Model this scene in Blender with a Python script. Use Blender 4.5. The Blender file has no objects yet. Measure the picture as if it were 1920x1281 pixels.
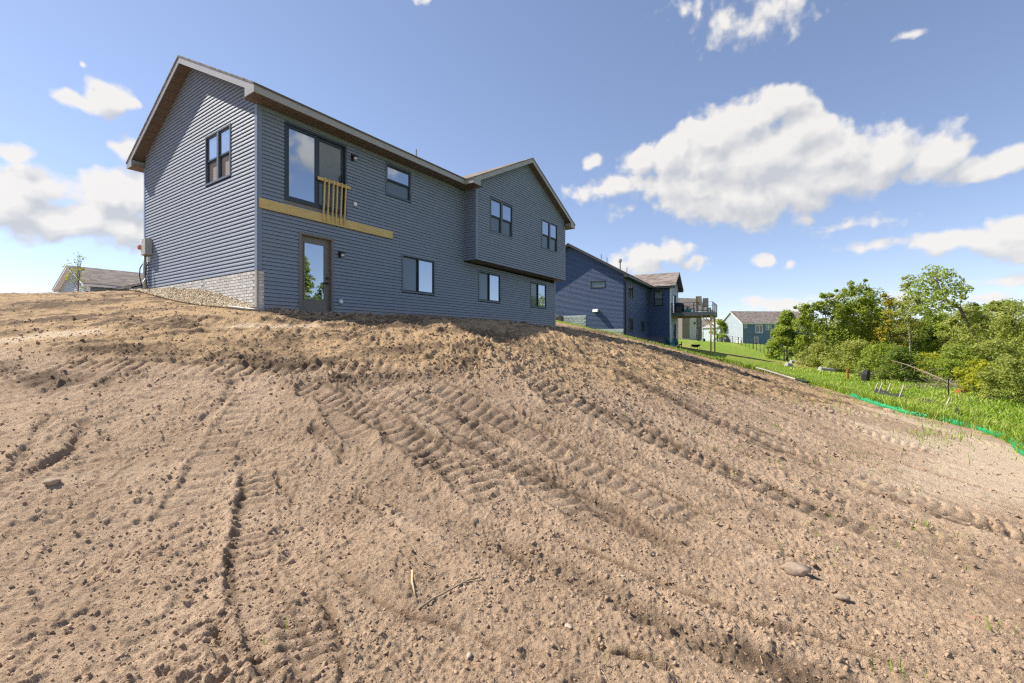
import bpy, bmesh, math, random
import numpy as np
from mathutils import Vector, Matrix

rng = random.Random(7)
nrg = np.random.default_rng(11)
sc = bpy.context.scene
COL = sc.collection
R = math.radians

# ------------------------------------------------------------------ camera
cam_d = bpy.data.cameras.new('camera')
cam_d.lens = 16.0; cam_d.sensor_width = 36.0
cam_d.clip_start = 0.05; cam_d.clip_end = 5000
cam = bpy.data.objects.new('camera', cam_d); COL.objects.link(cam)
cam.location = (0, 0, 0); cam.rotation_euler = (R(90), 0, 0)      # eye 1.8 m above the soil, level, looking along +Y
sc.camera = cam
sc.render.resolution_x, sc.render.resolution_y = 1024, 683

# ------------------------------------------------------------------ light
SUN_EL = R(45.0)
SUN_AZ = math.atan2(-0.9575, 0.2884)                                  # clockwise from +Y: left of and a little ahead of the camera
sun_d = bpy.data.lights.new('sun', 'SUN')
sun_d.energy = 4.3; sun_d.angle = R(0.53); sun_d.color = (1.0, 0.94, 0.84)
sun = bpy.data.objects.new('sun', sun_d); COL.objects.link(sun)
sdir = Vector((math.sin(SUN_AZ)*math.cos(SUN_EL), math.cos(SUN_AZ)*math.cos(SUN_EL), math.sin(SUN_EL)))
sun.rotation_euler = sdir.to_track_quat('Z', 'Y').to_euler()
sun.location = sdir*60
sc.view_settings.view_transform = 'Standard'; sc.view_settings.look = 'None'
sc.view_settings.exposure = 0.86; sc.view_settings.gamma = 1.0
sc.view_settings.use_curve_mapping = False
sc.cycles.max_bounces = 6; sc.cycles.diffuse_bounces = 3; sc.cycles.glossy_bounces = 3
sc.cycles.transmission_bounces = 4; sc.cycles.transparent_max_bounces = 6
sc.cycles.use_denoising = False; sc.cycles.pixel_filter_type = 'BLACKMAN_HARRIS'; sc.cycles.filter_width = 1.3

# ------------------------------------------------------------------ sky: Nishita air with cumulus placed by direction
world = bpy.data.worlds.new('World'); sc.world = world; world.use_nodes = True
nt = world.node_tree; nt.nodes.clear()
def wn(t, tree=None, **k):
    n = (tree or nt).nodes.new(t)
    for a, b in k.items(): setattr(n, a, b)
    return n
def sky_angles(px, py):
    az = math.atan((px-960)/853.0); return az, math.atan((640.5-py)/853.0*math.cos(az))
# cumulus lumps: x, y, half width, half height (all in 1/853 rad steps of the horizon frame), strength
CLOUDS = [
 (1455,200,62,28,1.0),(1400,222,80,34,1.0),(1330,262,100,34,1.0),(1258,286,95,32,.95),(1190,296,46,26,.9),(1118,300,18,13,.55),
 (1420,300,170,58,1.1),(1480,262,90,40,1.0),(1560,330,120,36,.95),(1330,310,120,40,1.0),(1560,290,110,40,1.0),(1660,292,110,40,.95),(1770,288,80,38,.95),(1850,315,85,26,.9),
 (1300,345,130,34,.85),(1140,350,95,17,.65),(1390,365,190,48,.95),(1520,355,110,32,.85),(1330,400,90,18,.6),(1170,395,40,14,.4),
 (1512,408,40,12,.35),(1600,420,120,18,.35),
 (1890,425,80,30,.75),(1780,450,130,22,.65),(1640,458,90,14,.5),(1900,460,120,25,.7),
 (1235,478,70,24,.8),(1190,500,70,22,.6),(1300,498,30,14,.5),(1420,490,22,16,.6),(1468,497,24,13,.6),
 (1450,575,80,14,.55),(1510,580,60,16,.5),(1690,560,50,22,.5),(1900,520,70,16,.5),(1850,560,110,16,.4),(1560,560,60,8,.3),
 (1420,35,120,40,.40),(1480,20,70,40,.42),(1300,10,80,20,.36),(1390,65,60,12,.34),(1700,77,40,9,.5),
 (200,182,48,30,.95),(150,192,55,15,.75),(240,190,20,14,.6),(160,121,14,6,.5),
 (240,280,36,20,.8),(25,283,48,17,.75),(50,345,90,40,.95),(20,385,110,60,1.0),(190,370,80,40,1.0),(250,375,90,48,1.0),(120,420,190,36,.9),(250,430,110,40,.85),(150,455,120,16,.6),
 (800,0,40,8,.5),(-150,330,120,40,.8),(-260,200,90,50,.7),(2080,380,110,40,.8),(2150,180,90,36,.7),
]
EXTRA = [  # the rest of the sky, radians: azimuth, elevation, half sizes, strength
 (1.35,.42,.20,.07,.9),(1.55,.36,.16,.06,.8),(1.75,.62,.22,.09,.9),(1.9,.30,.3,.05,.8),(2.3,.5,.2,.09,.9),(2.6,.28,.35,.06,.9),
 (3.0,.55,.25,.1,.8),(-2.9,.3,.3,.06,.9),(-2.4,.45,.22,.09,.9),(-2.0,.25,.25,.05,.8),(-1.6,.5,.15,.06,.6),(2.05,.75,.2,.08,.7),(1.2,.85,.2,.1,.6)]
blobs = []
for x, y, rx, ry, s in CLOUDS:
    a, e = sky_angles(x, y); c = math.cos(a)
    blobs.append((a, e, rx/853*c*c*1.27, ry/853*c*1.42, s))
blobs += EXTRA
def cloud_density(bl):
    """node group: direction (azimuth, elevation) -> cloud density from lumps, warp and billows"""
    grp = bpy.data.node_groups.new('cloud_density', 'ShaderNodeTree')
    grp.interface.new_socket('A', in_out='INPUT', socket_type='NodeSocketVector')
    grp.interface.new_socket('D', in_out='OUTPUT', socket_type='NodeSocketFloat')
    gi = wn('NodeGroupInput', grp); go = wn('NodeGroupOutput', grp)
    def gm(op, a, b=None, c=None):
        n = wn('ShaderNodeMath', grp, operation=op)
        for i, x in enumerate((a, b, c)):
            if x is None: continue
            if isinstance(x, (int, float)): n.inputs[i].default_value = x
            else: grp.links.new(x, n.inputs[i])
        return n.outputs[0]
    nw = wn('ShaderNodeTexNoise', grp); nw.inputs['Scale'].default_value = 9.0; nw.inputs['Detail'].default_value = 3.0; grp.links.new(gi.outputs[0], nw.inputs['Vector'])
    vs = wn('ShaderNodeVectorMath', grp, operation='SUBTRACT'); grp.links.new(nw.outputs['Color'], vs.inputs[0]); vs.inputs[1].default_value = (.5,.5,.5)
    vm = wn('ShaderNodeVectorMath', grp, operation='MULTIPLY_ADD'); grp.links.new(vs.outputs[0], vm.inputs[0]); vm.inputs[1].default_value = (.10,.055,0); grp.links.new(gi.outputs[0], vm.inputs[2])
    acc = None
    for a, e, rx, ry, s in bl:
        v1 = wn('ShaderNodeVectorMath', grp, operation='MULTIPLY_ADD'); grp.links.new(vm.outputs[0], v1.inputs[0]); v1.inputs[1].default_value = (s/rx, s/ry, 0); v1.inputs[2].default_value = (-a*s/rx, -e*s/ry, 0)
        v3 = wn('ShaderNodeVectorMath', grp, operation='LENGTH'); grp.links.new(v1.outputs[0], v3.inputs[0])
        d = gm('SUBTRACT', s, v3.outputs['Value']); acc = d if acc is None else gm('SMOOTH_MAX', acc, d, .14)
    n1 = wn('ShaderNodeTexNoise', grp); n1.inputs['Scale'].default_value = 17.0; n1.inputs['Detail'].default_value = 8.0; n1.inputs['Roughness'].default_value = .60
    grp.links.new(gi.outputs[0], n1.inputs['Vector'])
    v = wn('ShaderNodeTexVoronoi', grp); v.feature = 'SMOOTH_F1'; v.inputs['Scale'].default_value = 30.0; v.inputs['Smoothness'].default_value = .5; v.inputs['Detail'].default_value = 1.0; v.voronoi_dimensions = '2D'
    grp.links.new(vm.outputs[0], v.inputs['Vector'])
    b1 = gm('MULTIPLY_ADD', gm('SUBTRACT', n1.outputs['Fac'], .5), .95, acc)
    grp.links.new(gm('MULTIPLY_ADD', gm('SUBTRACT', .45, v.outputs['Distance']), .26, b1), go.inputs[0]); return grp

tc = wn('ShaderNodeTexCoord'); sx = wn('ShaderNodeSeparateXYZ'); nt.links.new(tc.outputs['Generated'], sx.inputs[0])
def wm(op, a, b=None, c=None):
    n = wn('ShaderNodeMath', operation=op)
    for i, x in enumerate((a, b, c)):
        if x is None: continue
        if isinstance(x, (int, float)): n.inputs[i].default_value = x
        else: nt.links.new(x, n.inputs[i])
    return n.outputs[0]
def wmap(x, a, b, c=0., d=1., mode='SMOOTHSTEP'):
    n = wn('ShaderNodeMapRange', interpolation_type=mode); nt.links.new(x, n.inputs[0])
    for i, q in enumerate((a, b, c, d)): n.inputs[i+1].default_value = q
    return n.outputs[0]
az = wm('ARCTAN2', sx.outputs[0], sx.outputs[1]); el = wm('ARCSINE', sx.outputs[2])
cxyz = wn('ShaderNodeCombineXYZ'); nt.links.new(az, cxyz.inputs[0]); nt.links.new(el, cxyz.inputs[1])
off = wn('ShaderNodeVectorMath', operation='ADD'); nt.links.new(cxyz.outputs[0], off.inputs[0]); off.inputs[1].default_value = (-.014, .030, 0)
sky = wn('ShaderNodeTexSky'); sky.sky_type = 'NISHITA'; sky.sun_disc = False
sky.sun_elevation = SUN_EL; sky.sun_rotation = SUN_AZ; sky.altitude = 200; sky.air_density = 0.82; sky.dust_density = 0.12; sky.ozone_density = 2.6
sgm = wn('ShaderNodeGamma'); sgm.inputs[1].default_value = .79; nt.links.new(sky.outputs[0], sgm.inputs[0])
bg1 = wn('ShaderNodeBackground'); stn_ = wn('ShaderNodeMix', data_type='RGBA', blend_type='MULTIPLY'); stn_.inputs['Factor'].default_value = 1; stn_.inputs['B'].default_value = (1.06, .985, 1.03, 1); nt.links.new(sgm.outputs[0], stn_.inputs['A']); nt.links.new(stn_.outputs['Result'], bg1.inputs[0]); bg1.inputs[1].default_value = .136
def mixs(f, a, b):
    mx = wn('ShaderNodeMixShader'); nt.links.new(f, mx.inputs[0]); nt.links.new(a, mx.inputs[1]); nt.links.new(b, mx.inputs[2]); return mx.outputs[0]
def leaf(lo, hi):
    """the part of the sky between two azimuths, with only the clouds that reach into it"""
    bl = [q for q in blobs if q[0]+1.8*q[2]+.06 > lo and q[0]-1.8*q[2]-.06 < hi]
    if not bl: return bg1.outputs[0]
    grp = cloud_density(bl)
    g1 = wn('ShaderNodeGroup'); g1.node_tree = grp; nt.links.new(cxyz.outputs[0], g1.inputs[0])
    g2 = wn('ShaderNodeGroup'); g2.node_tree = grp; nt.links.new(off.outputs[0], g2.inputs[0])
    alpha = wmap(g1.outputs[0], .07, .40)
    lit = wmap(wm('SUBTRACT', g1.outputs[0], g2.outputs[0]), -.36, .27, mode='LINEAR')
    lit2 = wm('SUBTRACT', lit, wm('MULTIPLY', wmap(g1.outputs[0], .25, 1.1), .08))
    cc = wn('ShaderNodeMix', data_type='RGBA'); nt.links.new(lit2, cc.inputs['Factor'])
    cc.inputs['A'].default_value = (.335, .345, .365, 1); cc.inputs['B'].default_value = (.525, .507, .485, 1)
    bg2 = wn('ShaderNodeBackground'); nt.links.new(cc.outputs['Result'], bg2.inputs[0]); bg2.inputs[1].default_value = 1.0
    return mixs(wm('MULTIPLY', alpha, .93), bg1.outputs[0], bg2.outputs[0])
EDGES = [-3.1416, -2.2, -1.3, -.9, -.62, -.2, .1, .22, .34, .46, .58, .70, .85, 1.25, 1.8, 2.4, 3.1416]
def tree_of(i, j):
    if j-i == 1: return leaf(EDGES[i], EDGES[j])
    k = (i+j)//2; return mixs(wm('GREATER_THAN', az, EDGES[k]), tree_of(i, k), tree_of(k, j))
clouded = tree_of(0, len(EDGES)-1)
band = wm('MULTIPLY', wm('GREATER_THAN', el, .0), wm('LESS_THAN', el, 1.25))
wo = wn('ShaderNodeOutputWorld'); nt.links.new(mixs(band, bg1.outputs[0], clouded), wo.inputs[0])
world.cycles.sampling_method = 'MANUAL'; world.cycles.sample_map_resolution = 512

# ------------------------------------------------------------------ materials
def mat(name):
    m = bpy.data.materials.new(name); m.use_nodes = True
    t = m.node_tree; b = t.nodes['Principled BSDF']; return m, t, b
def tn(t, ty, **k):
    n = t.nodes.new(ty)
    for a, b in k.items(): setattr(n, a, b)
    return n
def noise(t, scale, detail=4, rough=.55, vec=None, stretch=None):
    n = tn(t, 'ShaderNodeTexNoise'); n.inputs['Scale'].default_value = scale; n.inputs['Detail'].default_value = detail; n.inputs['Roughness'].default_value = rough
    tcn = tn(t, 'ShaderNodeTexCoord'); src = tcn.outputs['Object']
    if stretch:
        mp = tn(t, 'ShaderNodeMapping'); mp.inputs['Scale'].default_value = stretch; t.links.new(src, mp.inputs[0]); src = mp.outputs[0]
    t.links.new(src, n.inputs['Vector']); return n
def ramp(t, fac, stops):
    r = tn(t, 'ShaderNodeValToRGB'); els = r.color_ramp.elements
    while len(els) < len(stops): els.new(.5)
    for e, (p, c) in zip(els, stops): e.position = p; e.color = (*c, 1)
    t.links.new(fac, r.inputs[0]); return r.outputs[0]
def mixc(t, fac, a, b, blend='MIX'):
    n = tn(t, 'ShaderNodeMix', data_type='RGBA', blend_type=blend)
    for i, x in (('Factor', fac), ('A', a), ('B', b)):
        if isinstance(x, (tuple, list)): n.inputs[i].default_value = (*x, 1)
        elif isinstance(x, (int, float)): n.inputs[i].default_value = x
        else: t.links.new(x, n.inputs[i])
    return n.outputs['Result']
def fmath(t, op, a, b=None, c=None):
    n = tn(t, 'ShaderNodeMath', operation=op)
    for i, x in enumerate((a, b, c)):
        if x is None: continue
        if isinstance(x, (int, float)): n.inputs[i].default_value = x
        else: t.links.new(x, n.inputs[i])
    return n.outputs[0]
def bump(t, b, h, strength, dist=.01):
    n = tn(t, 'ShaderNodeBump'); n.inputs['Strength'].default_value = strength; n.inputs['Distance'].default_value = dist
    t.links.new(h, n.inputs['Height']); t.links.new(n.outputs[0], b.inputs['Normal'])
def plain(name, col, rough=.6, var=.15, scale=6, metal=0, spec=.4, bmp=0, stretch=None):
    m, t, b = mat(name)
    n = noise(t, scale, 5, .6, stretch=stretch)
    lo = tuple(c*(1-var) for c in col); hi = tuple(min(1, c*(1+var)) for c in col)
    t.links.new(ramp(t, n.outputs['Fac'], [(.3, lo), (.7, hi)]), b.inputs['Base Color'])
    b.inputs['Roughness'].default_value = rough; b.inputs['Metallic'].default_value = metal; b.inputs['Specular IOR Level'].default_value = spec
    if bmp: bump(t, b, n.outputs['Fac'], bmp)
    return m
def siding_mat(name, col, rough=.42, stain=.1, spec=.45):
    m, t, b = mat(name)
    n = noise(t, 1.1, 4, .6, stretch=(1, 1, .5)); n2 = noise(t, 40, 3, .6, stretch=(1, 1, 6)); nw_ = noise(t, 2.6, 2, .5)
    tcn = tn(t, 'ShaderNodeTexCoord'); sp = tn(t, 'ShaderNodeSeparateXYZ'); t.links.new(tcn.outputs['Object'], sp.inputs[0])
    cb = tn(t, 'ShaderNodeCombineXYZ'); t.links.new(fmath(t, 'ADD', sp.outputs[0], sp.outputs[1]), cb.inputs[0]); t.links.new(sp.outputs[2], cb.inputs[1])
    bk = tn(t, 'ShaderNodeTexBrick'); bk.offset = .37; bk.offset_frequency = 2; bk.inputs['Scale'].default_value = 1; bk.inputs['Brick Width'].default_value = 3.66; bk.inputs['Row Height'].default_value = .2032; bk.inputs['Mortar Size'].default_value = .0035
    bk.inputs['Color1'].default_value = (0, 0, 0, 1); bk.inputs['Color2'].default_value = (1, 1, 1, 1); bk.inputs['Mortar'].default_value = (.5, .5, .5, 1); t.links.new(cb.outputs[0], bk.inputs['Vector'])
    f = fmath(t, 'ADD', fmath(t, 'MULTIPLY', n.outputs['Fac'], .65), fmath(t, 'MULTIPLY', bk.outputs['Color'], .35))
    lo = tuple(c*(1-stain) for c in col); hi = tuple(c*(1+stain) for c in col)
    c = ramp(t, f, [(.25, lo), (.75, hi)])
    dz = tn(t, 'ShaderNodeMapRange'); t.links.new(sp.outputs[2], dz.inputs[0]); dz.inputs[1].default_value = .42; dz.inputs[2].default_value = -.05
    c = mixc(t, fmath(t, 'MULTIPLY', dz.outputs[0], fmath(t, 'MULTIPLY', nw_.outputs['Fac'], .75)), c, (.34, .25, .17))
    t.links.new(c, b.inputs['Base Color'])
    b.inputs['Roughness'].default_value = rough; b.inputs['Specular IOR Level'].default_value = spec; b.inputs['IOR'].default_value = 1.55
    bump(t, b, fmath(t, 'ADD', n2.outputs['Fac'], fmath(t, 'MULTIPLY', nw_.outputs['Fac'], 5)), .22, .004)
    return m
def wood_mat(name, a, c, axis=0):
    m, t, b = mat(name)
    st = [9, 9, 9]; st[axis] = .8
    n = noise(t, 3.5, 6, .6, stretch=tuple(st)); n2 = noise(t, 2.3, 2, .5)
    k = tn(t, 'ShaderNodeTexVoronoi'); k.inputs['Scale'].default_value = 2.6
    tcn = tn(t, 'ShaderNodeTexCoord'); mp = tn(t, 'ShaderNodeMapping'); mp.inputs['Scale'].default_value = (1, 1, 2.2) if axis == 0 else (2, 2, 1)
    t.links.new(tcn.outputs['Object'], mp.inputs[0]); t.links.new(mp.outputs[0], k.inputs['Vector'])
    knot = ramp(t, k.outputs['Distance'], [(.03, (1, 1, 1)), (.10, (0, 0, 0))])
    c1 = ramp(t, n.outputs['Fac'], [(.3, a), (.7, c)])
    c2 = mixc(t, fmath(t, 'MULTIPLY', n2.outputs['Fac'], .45), c1, tuple(x*.6 for x in a))
    c3 = mixc(t, fmath(t, 'MULTIPLY', knot, .75), c2, (.12, .055, .02))
    t.links.new(c3, b.inputs['Base Color']); b.inputs['Roughness'].default_value = .7; bump(t, b, n.outputs['Fac'], .2, .004)
    return m
def glass_mat(name, inside, refl=.42):
    m, t, b = mat(name)
    out = t.nodes['Material Output']
    b.inputs['Base Color'].default_value = (*inside, 1); b.inputs['Roughness'].default_value = .5; b.inputs['Specular IOR Level'].default_value = 0
    gl = tn(t, 'ShaderNodeBsdfGlossy'); gl.inputs['Color'].default_value = (.80, .88, .96, 1); gl.inputs['Roughness'].default_value = .015
    lw = tn(t, 'ShaderNodeFresnel'); lw.inputs['IOR'].default_value = 1.5
    f = fmath(t, 'ADD', fmath(t, 'MULTIPLY', lw.outputs[0], .8), refl)
    n = noise(t, 1.6, 1); bp = tn(t, 'ShaderNodeBump'); bp.inputs['Strength'].default_value = .03; bp.inputs['Distance'].default_value = .02
    t.links.new(n.outputs['Fac'], bp.inputs['Height']); t.links.new(bp.outputs[0], gl.inputs['Normal'])
    ms = tn(t, 'ShaderNodeMixShader'); t.links.new(f, ms.inputs[0]); t.links.new(b.outputs[0], ms.inputs[1]); t.links.new(gl.outputs[0], ms.inputs[2])
    t.links.new(ms.outputs[0], out.inputs[0]); return m
def shingle_mat(name, cols, w=.33, h=.145):
    m, t, b = mat(name)
    tcn = tn(t, 'ShaderNodeTexCoord')
    v1 = tn(t, 'ShaderNodeTexBrick'); v1.offset = .5
    v1.inputs['Scale'].default_value = 1.0; v1.inputs['Brick Width'].default_value = w; v1.inputs['Row Height'].default_value = h
    v1.inputs['Mortar Size'].default_value = .004; v1.inputs['Bias'].default_value = 0
    v1.inputs['Color1'].default_value = (0, 0, 0, 1); v1.inputs['Color2'].default_value = (1, 1, 1, 1); v1.inputs['Mortar'].default_value = (.1, .1, .1, 1)
    uv = tn(t, 'ShaderNodeUVMap'); uv.uv_map = 'UVMap'; t.links.new(uv.outputs[0], v1.inputs['Vector'])
    n = noise(t, 9, 4, .7)
    f = fmath(t, 'ADD', fmath(t, 'MULTIPLY', v1.outputs['Color'], .6), fmath(t, 'MULTIPLY', n.outputs['Fac'], .45))
    t.links.new(ramp(t, f, [(.15, cols[0]), (.5, cols[1]), (.9, cols[2])]), b.inputs['Base Color'])
    b.inputs['Roughness'].default_value = .95; b.inputs['Specular IOR Level'].default_value = .2
    bump(t, b, f, .5, .01); return m
def leaf_mat(name, dark, mid, lite, trans=.48):
    m, t, b = mat(name); out = t.nodes['Material Output']
    at = tn(t, 'ShaderNodeAttribute'); at.attribute_name = 'tone'
    n = noise(t, .9, 3)
    f = fmath(t, 'ADD', fmath(t, 'MULTIPLY', at.outputs['Fac'], .65), fmath(t, 'MULTIPLY', n.outputs['Fac'], .35))
    c = ramp(t, f, [(.15, dark), (.5, mid), (.88, lite)])
    t.links.new(c, b.inputs['Base Color']); b.inputs['Roughness'].default_value = .5; b.inputs['Specular IOR Level'].default_value = .35
    tr = tn(t, 'ShaderNodeBsdfTranslucent'); t.links.new(mixc(t, .45, c, (.46, .50, .05)), tr.inputs[0])
    ms = tn(t, 'ShaderNodeMixShader'); ms.inputs[0].default_value = trans
    t.links.new(b.outputs[0], ms.inputs[1]); t.links.new(tr.outputs[0], ms.inputs[2]); t.links.new(ms.outputs[0], out.inputs[0]); return m

M = {}
M['siding'] = siding_mat('slate_blue_vinyl', (.174, .210, .284), .66, .05, 1.0)
M['siding_trim'] = plain('slate_blue_trim', (.17, .206, .28), .38, .05)
M['sheath'] = plain('dark_sheathing', (.02, .022, .026), .9)
M['fascia'] = plain('grey_aluminium_fascia', (.31, .295, .285), .38, .06, 3, spec=.6)
M['soffit'] = plain('brown_soffit', (.125, .094, .078), .6, .12, 5)
M['frame'] = plain('dark_navy_frame', (.028, .040, .060), .4, .1)
M['wframe'] = plain('grey_blue_casing', (.10, .125, .165), .4, .06)
M['taupe'] = plain('taupe_door_paint', (.17, .15, .14), .45, .06)
M['glass'] = glass_mat('window_glass', (.012, .016, .022), .46)
M['glass_pale'] = glass_mat('window_glass_pale', (.20, .22, .25), .50)
M['glass_far'] = glass_mat('far_window_glass', (.015, .02, .022), .06)
M['screen'] = glass_mat('insect_screen', (.105, .128, .145), .04)
M['screen_lit'] = plain('insect_screen_sunlit', (.26, .225, .21), .8, .12, 3)  # lighter tan paints in the sunlight on the gable screens
M['pine'] = wood_mat('treated_pine', (.56, .38, .13), (.74, .55, .25), 0)
M['pine_v'] = wood_mat('treated_pine_upright', (.56, .39, .14), (.74, .56, .27), 2)
M['black'] = plain('black_metal', (.012, .012, .014), .4, .2)
M['white'] = plain('white_vinyl', (.72, .73, .74), .45, .05)
M['clear'] = glass_mat('lamp_glass', (.35, .36, .38), .35)
M['greybox'] = plain('grey_metal_box', (.40, .39, .37), .45, .06)
M['rust'] = plain('copper_plug', (.42, .17, .09), .6, .2)
M['mortar'] = plain('grey_mortar', (.40, .39, .37), .95, .15, 30, bmp=.3)
M['brick1'] = plain('cream_block', (.56, .545, .515), .9, .16, 22, bmp=.5)
M['brick2'] = plain('pale_block', (.63, .615, .585), .9, .14, 22, bmp=.5)
M['brick3'] = plain('sandy_block', (.52, .495, .455), .9, .18, 22, bmp=.5)
M['concrete'] = plain('grey_concrete', (.38, .36, .33), .9, .12, 14, bmp=.3)
M['shingle'] = shingle_mat('brown_shingles', [(.08, .068, .06), (.165, .145, .128), (.27, .24, .21)])
M['shingle_tan'] = shingle_mat('tan_shingles', [(.13, .105, .09), (.22, .18, .155), (.33, .28, .245)], .5, .25)
M['navy'] = siding_mat('navy_vinyl', (.036, .068, .165), .6, .08, .7)
M['navy_trim'] = plain('navy_trim', (.02, .03, .06), .4, .05)
M['found'] = plain('painted_foundation', (.50, .52, .52), .9, .16, 3.5, bmp=.4)
M['charcoal'] = plain('charcoal_fascia', (.055, .058, .065), .45, .08)
M['deckgrey'] = plain('grey_deck_board', (.085, .095, .11), .6, .1, stretch=(1, 8, 8))
M['tan_fabric'] = plain('tan_sling_fabric', (.45, .36, .25), .8, .1, 30)
M['teal'] = plain('teal_plastic', (.008, .22, .27), .45, .08)
M['blue_plastic'] = plain('blue_plastic', (.01, .10, .19), .45, .08)
M['brown_wall'] = siding_mat('brown_vinyl', (.18, .15, .125), .6, .06)
M['cream_wall'] = siding_mat('cream_vinyl', (.50, .46, .43), .6, .05)
M['blue_wall'] = siding_mat('mid_blue_vinyl', (.10, .165, .245), .5, .06)
M['white_wall'] = siding_mat('pale_grey_blue_vinyl', (.37, .42, .46), .5, .05)
M['dark_wall'] = siding_mat('dark_grey_vinyl', (.06, .062, .068), .6, .06)
M['grey_wall'] = siding_mat('grey_green_vinyl', (.17, .215, .225), .55, .06)
M['bark'] = plain('grey_brown_bark', (.17, .135, .105), .95, .35, 9, bmp=.8, stretch=(3, 3, .6))
M['birch'] = plain('pale_bark', (.34, .31, .26), .9, .3, 7, bmp=.4, stretch=(2, 2, 3))
M['twig'] = plain('dry_wood', (.27, .215, .15), .95, .3, 9)
M['leaf_dark'] = leaf_mat('leaf_deep_green', (0.069, 0.120, 0.017), (0.163, 0.234, 0.036), (0.288, 0.360, 0.066))
M['leaf_mid'] = leaf_mat('leaf_mid_green', (0.106, 0.162, 0.018), (0.269, 0.348, 0.043), (0.450, 0.504, 0.090))
M['leaf_pale'] = leaf_mat('leaf_olive_green', (0.163, 0.198, 0.038), (0.350, 0.384, 0.084), (0.525, 0.540, 0.168))
M['leaf_lime'] = leaf_mat('leaf_yellow_green', (0.225, 0.252, 0.018), (0.450, 0.456, 0.036), (0.620, 0.600, 0.060))
M['leaf_yellow'] = leaf_mat('leaf_turning_yellow', (0.213, 0.228, 0.024), (0.475, 0.384, 0.054), (0.620, 0.504, 0.096))
M['grass_blade'] = leaf_mat('grass_blade', (.11, .19, .014), (.27, .42, .03), (.55, .54, .15), .3)
M['sprout'] = leaf_mat('grass_sprout', (0.15, 0.24, 0.02), (0.27, 0.37, 0.05), (0.38, 0.45, 0.11), .3)
M['straw'] = plain('straw_stem', (.50, .39, .22), .9, .2)
M['flower'] = plain('white_flower', (.70, .70, .62), .9, .1)
M['sock'] = plain('green_mesh_sock', (.018, .26, .095), .6, .3, 7, bmp=.5)
M['pipe_white'] = plain('pale_drain_pipe', (.40, .355, .29), .6, .15, 7)
M['pipe_black'] = plain('black_drain_pipe', (.018, .018, .018), .5, .2)
M['stake'] = plain('weathered_stake', (.42, .37, .30), .9, .25, 12, stretch=(4, 4, .6))
M['silt'] = plain('black_silt_fabric', (.028, .027, .026), .8, .3, 4)
M['orange'] = plain('rusty_orange', (.42, .13, .035), .8, .25, 6)
M['rock'] = plain('brown_stone', (.35, .26, .185), .95, .25, 14, bmp=.6)
M['rock_pale'] = plain('pale_stone', (.46, .38, .29), .9, .2, 14, bmp=.4)
M['slab'] = plain('pale_concrete_rubble', (.30, .30, .30), .9, .15, 5, bmp=.4)
M['gravel'] = None

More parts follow.
